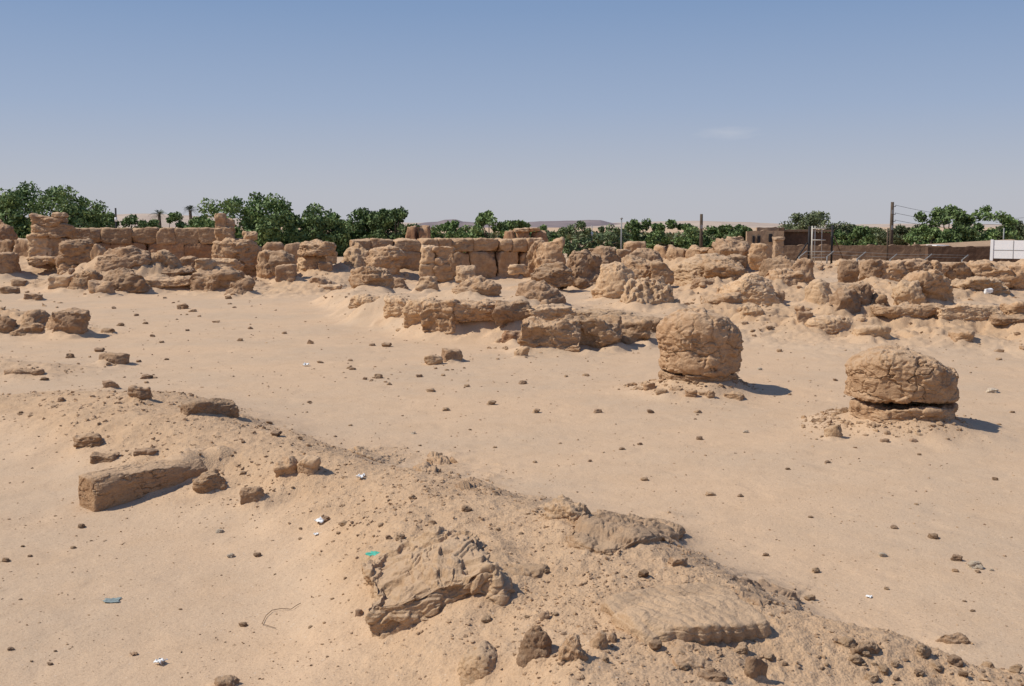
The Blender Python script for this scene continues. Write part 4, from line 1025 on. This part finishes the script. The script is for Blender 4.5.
_crowns = {}
def tree(label, px, wpx, yt, Y, kind='neem', name='neem_tree', seed=0, low=.0, ybase=None, group='trees beyond the ruins', cat='tree'):
    X, _, zt = atY(px, yt, Y); w = wpx / F * Y; zg = T(X, Y) if ybase is None else zat(ybase, Y)
    hh = zt - zg; root = empty(name, (X, Y, zg), label, cat, group)
    r = np.random.RandomState(1000 + seed)
    dp = w * r.uniform(.75, 1.0)
    z0 = hh * low; ch = hh - z0
    mt = {'neem':'leaf','light':'leaf_light','olive':'leaf_olive'}[kind]
    nc = int(np.clip(w * ch * 3.2, 55, 190))
    Qv, f, C = crown_mesh(seed + 3, w * 1.16, dp * 1.1, ch * .98, nc, 190 if kind != 'light' else 120, .125 if kind == 'neem' else .10, 'flat' if kind == 'olive' else 'bushy')
    o = link('crown', mesh_from('crown', Qv, f, False), M[mt], root, (0, 0, z0 + ch / 2))
    mb = MB(); tr = max(.10, hh * .035)
    top = np.array([0, 0, z0 + ch * .35])
    mb.tube([(0, 0, -.2), (.05*hh*r.randn()*.3, 0, top[2] * .5), tuple(top)], [tr * 1.3, tr, tr * .75], 8)
    for c in C[r.choice(len(C), min(len(C), 16), False)]:
        e = c + np.array([0, 0, z0 + ch / 2]); s = np.array([0, 0, top[2] * r.uniform(.55, 1.)])
        m_ = (s + e) / 2 + np.array([0, 0, .06 * hh]); mb.tube([s, m_, e], [tr * .5, tr * .3, tr * .12], 5, False)
    mb.build('trunk', M['bark'], root, True)
    return root

def palm(label, px, wpx, yt, Y, seed):
    X, _, zt = atY(px, yt, Y); zg = T(X, Y); hh = zt - zg; root = empty('palm_tree', (X, Y, zg), label, 'palm tree', 'palm trees beyond the ruins')
    r = np.random.RandomState(seed); R_ = wpx / F * Y / 2
    mb = MB(); mb.tube([(0,0,-.2),(.1,0,hh*.4),(0,0,hh-R_*.35)], [.24,.18,.16], 8); mb.build('trunk', M['bark'], root, True)
    V = []; f = []
    for k in range(34):
        a = r.rand() * 2 * PI; el = r.uniform(-.3, 1.35); d = np.array([math.cos(a)*math.cos(el), math.sin(a)*math.cos(el), math.sin(el)])
        s = np.cross(d, (0,0,1)); s /= np.linalg.norm(s) + 1e-6
        pr = None
        for i in range(9):
            t = i / 8; p = d * R_ * 1.15 * t + np.array([0, 0, hh - R_*.4 - .55 * R_ * t * t])
            for sg in (-1, 1):
                b = len(V); tip = p + s * sg * R_ * .3 * math.sin(PI * min(1, t + .12)) + d * R_ * .14 - np.array([0, 0, .05 * R_])
                V += [tuple(p), tuple(p + d * R_ * .06), tuple(tip)]; f.append((b, b+1, b+2))
    link('crown', mesh_from('crown', np.array(V), f, False), M['leaf_palm'], root)
    return root

TR = [
 ('tall broad dark tree at the far left edge, behind the square pier',44,92,187,98,'neem',1),
 ('lower tree cut by the left edge of the picture',2,46,198,96,'neem',2),
 ('small rounded bush-like tree right of the tall left tree',101,36,212,108,'neem',3),
 ('low green tree right of the thin dark pole',140,40,217,112,'neem',4),
 ('pair-crowned low tree between the two small palms',168,34,214,116,'neem',5),
 ('narrow green tree close left of the big domed tree',202,26,214,104,'neem',6),
 ('big dense domed tree behind the tall broken pier',243,84,196,97,'neem',7),
 ('dark tree right of the big domed tree',312,60,209,100,'neem',8),
 ('dark tree of middle height behind the wide-capped column stump',352,52,210,104,'neem',9),
 ('dark tree with spiky top left of the red brick stub',395,50,210,101,'neem',10),
 ('dark tree filling the gap behind the layered stump, left of the spiky-topped tree',374,50,212,103,'neem',31),
 ('dark tree between the big domed tree and its right neighbour',286,40,214,102,'neem',32),
 ('small low tree right of the red brick stub',452,40,222,118,'neem',11),
 ('dark tree with the tallest top behind the centre wall',489,44,213,104,'neem',12),
 ('small tree tight against the right of the tallest centre tree',516,26,221,110,'neem',13),
 ('low dark tree behind the pair of block stubs',543,34,227,112,'neem',14),
 ('pale green feathery tree, left of two beside the centre wall',580,40,223,92,'light',15),
 ('pale green feathery tree, right of two beside the centre wall',607,38,224,94,'light',16),
 ('low dark tree left of the wooden pole, above the brick cube',642,38,222,104,'neem',17),
 ('dark tree with round top left of the wooden pole',674,50,219,101,'neem',18),
 ('low dark tree right of the wooden pole',728,50,226,104,'neem',19),
 ('flat-topped olive acacia tree behind the metal gate frame',820,64,214,108,'olive',20),
 ('dark green tree low to the right of the flat-topped acacia',852,44,227,104,'neem',21),
 ('faint grey-green tree left of the tall utility pole',872,34,228,128,'light',22),
 ('grey-green tree just right of the tall utility pole',907,40,227,112,'olive',23),
 ('tall dark tree with pointed top, left of the two behind the tan mound roof',949,50,206,100,'neem',24),
 ('tall dark tree with round top, right of the two behind the tan mound roof',985,54,209,103,'neem',25),
 ('low tree in front of the pointed-top tree',932,40,226,97,'neem',26),
 ('dull green tree behind the white board at the right edge',1016,34,222,112,'olive',27)]
for (l, px, w, yt, Y, k, s) in TR:
    tree(l, px, w, yt, Y, k, {'neem':'neem_tree','light':'feathery_tree','olive':'acacia_tree'}[k], s)
palm('small palm with a rounded top close left of the big domed tree',190,18,207,118,1)
palm('small palm behind the low trees, further left',159,18,211,124,2)

# scrub line further away
r = np.random.RandomState(5); L = []
for i in range(150):
    x = r.uniform(-110, 110); y = r.uniform(150, 230); c = np.array([x, y, .5]); n = 130
    a = r.randn(n, 3).clip(-1.8, 1.8) * np.array([2.4, 1.5, .45]) * r.uniform(.7, 1.3); a[:, 2] = np.abs(a[:, 2]); L.append(c + a)
L = np.concatenate(L); n = len(L); u = r.randn(n, 3) * .2; v = r.randn(n, 3) * .14
tag(link('scrub', mesh_from('scrub', np.stack([L-u-v, L+u-v, L+u+v, L-u+v], 1).reshape(-1, 3), np.arange(n*4).reshape(n, 4), False), M['leaf_olive']), 'low scrub on the plain beyond the trees', 'scrub', kind='stuff')

# ================================================================== POLES, GATE, FENCE, BOARD
def pole(name, label, px, yt, Y, r0, r1, mat, extra=None):
    X, _, zt = atY(px, yt, Y); zg = T(X, Y) - .3
    root = empty(name, (X, Y, zg), label, 'pole')
    mb = MB(); mb.tube([(0,0,0),(0,0,zt-zg)], [r0, r1], 12); mb.build('shaft', M[mat], root, True)
    return root, zt - zg
up, hh = pole('utility_pole','tall dark wooden utility pole with wires running right',892.5,202,86,.17,.12,'wood')
mb = MB(); mb.box((-.09,-.16,hh-.9),(.09,-.13,hh-.6)); mb.box((-.07,-.15,hh*.55),(.07,-.12,hh*.55+.35)); mb.build('plate', M['grey_metal'], up)
for zz, sx_ in ((hh-.35,.18),(hh-.95,.18),(hh-1.5,.18)):
    mb = MB(); mb.tube([(.1,0,zz),(sx_+.08,0,zz),(sx_+.08,0,zz+.12)], .035, 6); mb.build('insulator', M['grey_metal'], up, True)
for k, (zz, ye) in enumerate(((hh-.25, 216),(hh-.85, 221),(hh-1.4, 226))):
    A = np.array([up.location.x + .26, up.location.y, up.location.z + zz]); B = np.array(atY(1040, ye, 118))
    pts = [A + (B - A) * t - np.array([0, 0, 1.0 * 4 * t * (1 - t) * .6]) for t in np.linspace(0, 1, 15)]
    mb = MB(); mb.tube([tuple(p - A) for p in pts], .014, 5)
    tag(mb.build('power_line', M['dark_metal'], None, True, tuple(A)), ['topmost','middle','lowest'][k] + ' of the three sagging wires running right from the tall utility pole', 'wire')
sp, _ = pole('short_post','short thin brown post just left of the tall utility pole',888,228,84,.07,.06,'wood')
wp_, hw = pole('utility_pole','dark wooden pole rising among the dark trees right of centre',701.5,214,92,.15,.12,'wood')
mb = MB(); mb.box((-.09,-.16,hw-1.2),(.09,-.13,hw-.9)); mb.build('plate', M['grey_metal'], wp_)
tp, ht = pole('thin_pole','thin dark pole with a pale band, right of the small rounded tree at left',115.5,208,95,.085,.075,'dark_metal')
mb = MB(); mb.tube([(0,0,ht-1.15),(0,0,ht-.8)], .11, 10); mb.build('pale_band', M['white'], tp, True)
lp2, hl = pole('lamp_post','slim grey pole in front of the pale green feathery trees',621.5,219,88,.06,.05,'grey_metal')
mb = MB(); mb.tube([(0,0,hl),(0,0,hl+.05),(.0,0,hl+.12)], [.1,.12,.05], 8); mb.build('top_cap', M['grey_metal'], lp2, True)
lp3, hl3 = pole('lamp_post','small lamp on a thin pole among the pale green feathery trees',592,225,93,.04,.035,'grey_metal')
mb = MB(); mb.tube([(0,0,hl3-.9),(0,0,hl3-.6)], .1, 8); mb.build('lamp_head', M['white'], lp3, True)
lp4, _ = pole('lamp_post','slim grey pole behind the white board at the right edge',1004,228,96,.06,.05,'grey_metal')

Yg = 66
gx0 = atY(809, 240, Yg)[0]; gx1 = atY(832, 240, Yg)[0]; zg0 = zat(261, Yg); 
gt = empty('gate_frame', (gx0, Yg, zg0), 'dark metal gate frame of two braced posts before the mud brick wall', 'gate frame')
zp = zat(226, Yg) - zg0; W = gx1 - gx0
for k, (nm, x_, hz) in enumerate((('post', 0, zp), ('post', W, zat(225, Yg) - zg0))):
    mb = MB(); mb.tube([(x_,0,-.3),(x_,0,hz)], .065, 8); mb.build(nm, M['dark_metal'], gt, True)
mb = MB(); mb.tube([(-.1,0,zp*.52),(-.85,.0,-.1)], .045, 6); mb.build('brace', M['dark_metal'], gt, True)
mb = MB(); mb.tube([(W+.08,0,zp*.75),(W+.75,0,0)], .035, 6); mb.build('brace', M['twig'], gt, True)
mb = MB(); mb.tube([(0,0,zp*.93),(W,0,zp*.95)], .02, 6); mb.build('top_rail', M['grey_metal'], gt, True)
ld = empty('ladder', (atY(811.5,240,Yg)[0], Yg - .15, zg0), 'pale ladder standing against the left post of the gate frame', 'ladder')
w_ = 13.5 / F * Yg
mb = MB(); mb.tube([(0,0,-.1),(0,.05,zp)], .05, 6); mb.build('rail', M['pale_metal'], ld, True)
mb = MB(); mb.tube([(w_*.72,.02,-.1),(w_*.72,.07,zp)], .02, 6); mb.build('rail', M['pale_metal'], ld, True)
mb = MB(); mb.tube([(.17,.02,-.1),(.17,.07,zp)], .03, 6); mb.build('rail', M['pale_metal'], ld, True)
for yy_ in (228.5, 240, 251.5, 257.5):
    z_ = zat(yy_, Yg) - zg0; mb = MB(); mb.tube([(0,0,z_),(w_,0.05,z_)], .035, 6); mb.build('rung', M['pale_metal'], ld, True)

gf = 'leaning posts of the wire fence below the compound wall'
fp = [(799,251,260),(827,251,259),(857,252,262),(890,254,262),(925,254,262),(962,255,262)]
names = ['leftmost leaning fence post, left of the pale ladder','leaning fence post at the foot of the right gate post','tallest leaning fence post, right of the gate frame','leaning fence post below the tall utility pole','leaning fence post left of the small white-roofed hut','rightmost leaning fence post, left of the white board']
tops = []
for (px, yt, yb), l in zip(fp, names):
    Yf = 60; X, _, z0 = atY(px, yb, Yf); zt = zat(yt, Yf); 
    root = empty('fence_post', (X, Yf, z0), l, 'fence post', gf)
    h_ = zt - z0
    mb = MB(); mb.tube([(0,0,-.25),(0,0,h_*.35)], .035, 6); mb.build('shaft', M['grey_metal'], root, True)
    mb = MB(); mb.tube([(0,0,h_*.3),(h_*.85,0,h_)], .032, 6); mb.build('arm', M['grey_metal'], root, True)
    tops.append((X + h_*.8, Yf, z0 + h_ * .95)); tops.append((X + h_*.4, Yf, z0 + h_*.6))
for k in (0, 1):
    T_ = tops[k::2]; o_ = T_[0]; mb = MB(); mb.tube([tuple(np.array(p) - np.array(o_)) for p in T_], .008, 4)
    tag(mb.build('fence_wire', M['grey_metal'], None, True, o_), ['upper','lower'][k] + ' strand of wire strung along the leaning fence posts', 'wire')

Yb = 58
xb0, _, zb0 = atY(990, 263, Yb); xb1 = atY(1026, 263, Yb)[0]; zt0 = zat(239.5, Yb)
bd = empty('sign_board', (xb0, Yb, zb0), 'blank white sign board on two white posts at the right edge', 'sign board', None, math.radians(-33))
hB = zt0 - zb0; wB = (xb1 - xb0) * 1.16
for x_ in (.06, wB - .03):
    mb = MB(); mb.box((x_-.07,-.06,-.4),(x_+.07,.06,hB)); mb.build('post', M['white'], bd)
mb = MB(); mb.box((.13,-.02,hB*.20),(wB*.5-.008,.02,hB*.97)); mb.build('panel', M['white'], bd)
mb = MB(); mb.box((wB*.5+.008,-.02,hB*.20),(wB-.10,.02,hB*.97)); mb.build('panel', M['white'], bd)
mb = MB(); mb.box((.13,-.033,hB*.545),(wB-.10,-.022,hB*.565)); mb.box((wB*.5-.012,-.036,hB*.20),(wB*.5+.012,-.0335,hB*.97)); mb.build('batten', M['grey_metal'], bd)

# ================================================================== MUD BRICK BUILDINGS
def mudwall(name, cat, label, px0, px1, Y, yt, yb, thick, mat, wob=.06, parent=None, part=None, yt2=None, Y2=None):
    """an uneven mud wall; its top line wobbles like hand-laid brick"""
    Y2 = Y2 or Y
    X0, _, z1 = atY(px0, yt, Y); X1 = atY(px1, yt, Y2)[0]; z0 = zat(yb, Y); z1b = zat(yt2, Y2) if yt2 else z1
    L_ = math.hypot(X1 - X0, Y2 - Y); n = max(8, int(L_ * 5)); nz = 8
    A, B = np.meshgrid(np.linspace(0, 1, n), np.linspace(0, 1, nz), indexing='ij')
    top = z1 + (z1b - z1) * A - z0 + wob * fb2(A * L_ + X0, A * 0, 1.3, 3) + wob * .8 * (np.floor(A * L_ * 2.3) % 2 > 0) * (n2(A * L_ * .8, A * 0 + 5) > .1)
    rings = []
    for sgn in (0, 1):
        y_ = sgn * thick + .05 * fb2((A * L_ + sgn * 7).ravel(), (B * 2).ravel(), 1.5, 3).reshape(A.shape) + (.08 * (1 - B)) * (1 if sgn else -1)
        rings.append(np.stack([A * L_, y_, B * top], -1))
    V = np.concatenate([rings[0].reshape(-1, 3), rings[1].reshape(-1, 3)]); m = n * nz
    i = np.arange(m).reshape(n, nz); q = [np.stack([i[:-1,:-1], i[1:,:-1], i[1:,1:], i[:-1,1:]], -1).reshape(-1, 4)]
    q.append(q[0][:, ::-1] + m)
    q.append(np.stack([i[:-1,-1], i[1:,-1], i[1:,-1] + m, i[:-1,-1] + m], -1))
    q.append(np.stack([i[0,:-1], i[0,1:], i[0,1:] + m, i[0,:-1] + m], -1)); q.append(np.stack([i[-1,1:], i[-1,:-1], i[-1,:-1] + m, i[-1,1:] + m], -1))
    me = mesh_from(part or name, V, np.concatenate(q), False)
    ang = math.atan2(Y2 - Y, X1 - X0)
    if parent is None: return tag(link(name, me, M[mat], None, (X0, Y, z0), (0, 0, ang)), label, cat)
    return link(part, me, M[mat], parent, (X0 - parent.location.x, Y - parent.location.y, z0 - parent.location.z), (0, 0, ang))
Yw = 84
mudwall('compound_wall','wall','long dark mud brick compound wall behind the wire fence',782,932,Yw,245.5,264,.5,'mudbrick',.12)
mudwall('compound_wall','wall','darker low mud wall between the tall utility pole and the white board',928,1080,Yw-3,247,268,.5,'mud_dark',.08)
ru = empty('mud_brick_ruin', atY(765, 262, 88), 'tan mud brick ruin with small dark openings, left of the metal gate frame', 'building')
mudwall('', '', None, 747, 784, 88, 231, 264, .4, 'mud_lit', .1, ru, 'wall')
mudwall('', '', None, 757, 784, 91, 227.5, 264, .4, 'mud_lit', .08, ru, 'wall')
mudwall('', '', None, 784, 784.6, 88, 228, 264, .4, 'mud_dark', .05, ru, 'wall', Y2=92)  # right side of the ruin: its shade is painted in with darker mud
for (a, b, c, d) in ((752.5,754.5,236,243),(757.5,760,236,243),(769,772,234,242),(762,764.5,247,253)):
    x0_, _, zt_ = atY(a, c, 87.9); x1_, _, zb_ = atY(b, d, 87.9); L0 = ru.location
    mb = MB(); mb.box((x0_-L0.x, 87.80-L0.y, zb_-L0.z), (x1_-L0.x, 88.1-L0.y, zt_-L0.z)); mb.build('opening_shade', M['dark_metal'], ru)  # solid dark boxes stand in for the shade inside the openings
pr = empty('mud_brick_pier', atY(778, 258, 82), 'lit mud brick pier at the right corner of the tan ruin', 'pier')
x0_ = atY(772.5,240,82)[0]; x1_ = atY(783,240,82)[0]; h_ = zat(238.5,82) - pr.location.z
P, Q = rock_mesh('block', (x1_-x0_), .9, h_, 26, 444, rough=.5, strata=.5, spacing=.25, warp=.5); link('shaft', mesh_from('shaft', P, Q), M['mud_lit'], pr)
P, Q = rock_mesh('slab', (x1_-x0_)*1.1, 1.0, .25, 18, 445, rough=.6, strata=.2); link('cap', mesh_from('cap', P, Q), M['mud_lit'], pr, (0, 0, h_ - .1))
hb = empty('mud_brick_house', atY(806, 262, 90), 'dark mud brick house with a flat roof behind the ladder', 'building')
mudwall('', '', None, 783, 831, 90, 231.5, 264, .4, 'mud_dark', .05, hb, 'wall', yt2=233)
x0_ = atY(782,231,90)[0]-hb.location.x; x1_ = atY(833,231,90)[0]-hb.location.x; zr = zat(231.8,90)-hb.location.z
mb = MB(); mb.box((x0_,-.25,zr),(x1_,3.5,zr+.16)); mb.build('roof', M['mudbrick'], hb)
# low tan vaulted roof and white hut
rf = empty('mud_roofed_house', atY(972, 256, 88), 'low house with a long sloping tan mud roof, left of the white board', 'building')
x0_ = atY(944,250,88)[0]-rf.location.x; x1_ = atY(1040,250,88)[0]-rf.location.x; zA = zat(247.5,88)-rf.location.z; zB = zat(242,88)-rf.location.z
mb = MB(); mb.hexa([(x0_,0,-.5),(x1_,0,-.5),(x1_,5,-.5),(x0_,5,-.5),(x0_,0,zA-.12),(x1_,0,zA+.1),(x1_,5,zB),(x0_,5,zA)]); mb.build('wall', M['mudbrick'], rf)
mb = MB(); mb.hexa([(x0_-.2,-.2,zA-.1),(x1_,-.2,zA+.12),(x1_,5.2,zB+.02),(x0_-.2,5.2,zA+.02),(x0_-.2,-.2,zA+.02),(x1_,-.2,zA+.24),(x1_,5.2,zB+.16),(x0_-.2,5.2,zA+.14)]); mb.build('roof', M['mud_lit'], rf)
wh = empty('white_hut', atY(942, 256, 86), 'small whitewashed hut end left of the tan mud roof', 'building')
x1_ = atY(948,250,86)[0]-wh.location.x; x0_ = atY(936.5,250,86)[0]-wh.location.x; zr = zat(246,86)-wh.location.z
mb = MB(); mb.hexa([(x0_,0,-.5),(x1_,0,-.5),(x1_,2,-.5),(x0_,2,-.5),(x0_+.1,0,zr),(x1_,0,zr-.06),(x1_,2,zr-.06),(x0_+.1,2,zr)]); mb.build('wall', M['mud_lit'], wh)
mb = MB(); mb.box((x0_*.1+x1_*.35,-.03,zr-.3),(x1_*.9,-.01,zr-.17)); mb.build('window', M['dark_metal'], wh)
mb = MB(); mb.box((x0_-.05,-.1,zr+.003),(x1_+.05,2.1,zr+.07)); mb.build('roof', M['white'], wh)
tb = empty('tan_hut', atY(602, 250, 90), 'low pale roof showing above the dark rocks right of the centre wall', 'building')
x0_ = atY(591,250,90)[0]-tb.location.x; x1_ = atY(612,250,90)[0]-tb.location.x; zr = zat(249.5,90)-tb.location.z
mb = MB(); mb.box((x0_,0,-.6),(x1_,2,zr-.05)); mb.build('wall', M['mud_lit'], tb)
mb = MB(); mb.box((x0_-.1,-.1,zr-.047),(x1_+.1,2.1,zr+.06)); mb.build('roof', M['mud_lit'], tb)
# bare earth mound behind left trees
# ================================================================== HILLS
def hills(name, pts, Y, depth, mat, seed):
    """a line of low hills: pts = (px, py) silhouette at distance Y"""
    px = np.array([p[0] for p in pts], float); py = np.array([p[1] for p in pts], float)
    n, m = 320, 26; X = np.linspace(px[0], px[-1], n); top = np.interp(X, px, py)
    xs = (X - 512) / F * Y; zt = np.array([zat(t, Y) for t in top])
    A, B = np.meshgrid(np.arange(n), np.linspace(0, 1, m), indexing='ij')
    z = zt[:, None] * np.sin(B * PI) ** .8
    sc__ = Y / 60.
    z = z + (.05 * zt.max()) * fb2((xs[:, None] + 0 * B).ravel(), (B * depth).ravel(), 1 / (sc__ * 1.2), 4, seed).reshape(z.shape) * np.sin(B * PI)
    V = np.stack([xs[:, None] * (1 + (B - .5) * depth / Y), Y + (B - .5) * depth, z - 2], -1).reshape(-1, 3)
    i = np.arange(n * m).reshape(n, m); q = np.stack([i[:-1,:-1], i[1:,:-1], i[1:,1:], i[:-1,1:]], -1).reshape(-1, 4)
    return tag(link(name, mesh_from(name, V, q), M[mat]), kind='structure')
def mat_hill(name, a, b):
    k = NT(name); tc = k.n('ShaderNodeTexCoord'); v = tc.outputs['Object']
    c = k.mixc(k.ramp(k.noise(v, .012, 5, .6), .4, .62), a, b); k.l(c, k.b.inputs['Base Color']); return k.m
M['hill_far'] = mat_hill('hazy_hills', (.30,.235,.215), (.40,.315,.265))  # distance haze is mixed into the base colours of all the hills
M['hill_dark'] = mat_hill('dark_hazy_hills', (.20,.165,.17), (.27,.22,.21))
M['hill_sand'] = mat_hill('hazy_sand_hills', (.42,.335,.27), (.52,.42,.33))
hills('hills', [(-300,222),(-50,219),(60,215),(120,213.5),(150,212.5),(185,214.5),(260,219),(330,221),(430,222),(520,223),(600,222.5),(640,221),(690,220),(750,221.5),(800,224),(900,223),(1100,224),(1400,224)], 2600, 700, 'hill_sand', 3)
hills('hills', [(400,226),(425,221.5),(438,220.5),(445,218.5),(456,218.3),(463,220.5),(480,221.5),(515,221.5),(540,220.2),(575,219.5),(588,218.6),(600,219),(612,222),(640,224),(680,226)], 2000, 400, 'hill_dark', 6)
hills('hills', [(580,226),(620,223),(655,221.5),(690,222),(720,221),(745,223.5),(790,225.5)], 1800, 300, 'hill_sand', 9)

# ================================================================== SUN, SKY, CAMERA
EL, AZF = math.radians(49), math.radians(3)     # sun from the left
sd = np.array([-math.cos(AZF) * math.cos(EL), -math.sin(AZF) * math.cos(EL), math.sin(EL)])
from mathutils import Vector
ld_ = bpy.data.lights.new('sun', 'SUN'); ld_.energy = 4.2; ld_.angle = math.radians(.55); ld_.color = (1, .935, .84)
so = bpy.data.objects.new('sun', ld_); COL.objects.link(so); so.rotation_euler = Vector(sd).to_track_quat('Z', 'Y').to_euler()
wd = bpy.data.worlds.new('World'); sc.world = wd; wd.use_nodes = True
t = wd.node_tree; t.nodes.clear()
ow = t.nodes.new('ShaderNodeOutputWorld'); bg = t.nodes.new('ShaderNodeBackground'); sk = t.nodes.new('ShaderNodeTexSky')
sk.sky_type = 'NISHITA'; sk.sun_disc = False; sk.sun_elevation = EL; sk.sun_rotation = math.atan2(sd[0], sd[1]) % (2 * PI)
sk.air_density = 1.0; sk.dust_density = 1.2; sk.ozone_density = 1.6; sk.altitude = 200
bg.inputs[1].default_value = .075
tc = t.nodes.new('ShaderNodeTexCoord'); sx = t.nodes.new('ShaderNodeSeparateXYZ'); t.links.new(tc.outputs['Generated'], sx.inputs[0])
cr_ = t.nodes.new('ShaderNodeValToRGB'); t.links.new(sx.outputs[2], cr_.inputs[0])
# dusty haze low over the plain, clearing upwards (multiplied on the sky)
e = cr_.color_ramp.elements
KS = 1 / .075 / 8
for i_, (ps, c_) in enumerate([(0.0,(.53,.535,.585)),(.03,(.50,.52,.59)),(.105,(.345,.43,.60)),(.19,(.225,.335,.545)),(.5,(.13,.22,.44)),(1.0,(.08,.15,.36))]):
    el = e[i_] if i_ < 2 else e.new(ps)
    el.position = ps; el.color = tuple(v * KS for v in c_) + (1,)
vs = t.nodes.new('ShaderNodeVectorMath'); vs.operation = 'SCALE'; vs.inputs['Scale'].default_value = 8; t.links.new(cr_.outputs[0], vs.inputs[0])
mx = t.nodes.new('ShaderNodeMix'); mx.data_type = 'RGBA'; mx.blend_type = 'MIX'; mx.inputs[0].default_value = 0.88
t.links.new(sk.outputs[0], mx.inputs[6]); t.links.new(vs.outputs[0], mx.inputs[7])
# one thin wisp of cloud, fixed in the sky
cd = ray(728, 133); cd = cd / np.linalg.norm(cd)
sub = t.nodes.new('ShaderNodeVectorMath'); sub.operation = 'SUBTRACT'; t.links.new(tc.outputs['Generated'], sub.inputs[0]); sub.inputs[1].default_value = tuple(cd)
mp = t.nodes.new('ShaderNodeMapping'); t.links.new(sub.outputs[0], mp.inputs[0]); mp.inputs[2].default_value = (0, math.radians(-9), 0); mp.inputs[3].default_value = (33, 10, 150)
ns = t.nodes.new('ShaderNodeTexNoise'); ns.inputs['Scale'].default_value = 2.2; ns.inputs['Detail'].default_value = 5; t.links.new(mp.outputs[0], ns.inputs['Vector'])
ln = t.nodes.new('ShaderNodeVectorMath'); ln.operation = 'LENGTH'; t.links.new(mp.outputs[0], ln.inputs[0])
ad = t.nodes.new('ShaderNodeMath'); ad.operation = 'ADD'; t.links.new(ln.outputs['Value'], ad.inputs[0]); t.links.new(ns.outputs['Fac'], ad.inputs[1])
mr = t.nodes.new('ShaderNodeMapRange'); mr.inputs[1].default_value = .6; mr.inputs[2].default_value = 1.5; mr.inputs[3].default_value = .22; mr.inputs[4].default_value = 0; t.links.new(ad.outputs[0], mr.inputs[0])
m2 = t.nodes.new('ShaderNodeMix'); m2.data_type = 'RGBA'; t.links.new(mr.outputs[0], m2.inputs[0]); t.links.new(mx.outputs[2], m2.inputs[6]); m2.inputs[7].default_value = (9, 9, 9.4, 1)
t.links.new(m2.outputs[2], bg.inputs[0]); t.links.new(bg.outputs[0], ow.inputs[0])

cam = bpy.data.cameras.new('camera'); co_ = bpy.data.objects.new('camera', cam); COL.objects.link(co_); sc.camera = co_
cam.sensor_width = 36; cam.sensor_fit = 'HORIZONTAL'; cam.lens = F / 1024 * 36; cam.clip_end = 20000; cam.clip_start = .05
co_.location = (0, 0, H); co_.rotation_euler = (PI/2 - PITCH, 0, 0)
sc.render.resolution_x, sc.render.resolution_y = 1024, 686
sc.view_settings.view_transform = 'Standard'; sc.view_settings.look = 'None'; sc.view_settings.exposure = 0; sc.view_settings.gamma = 1
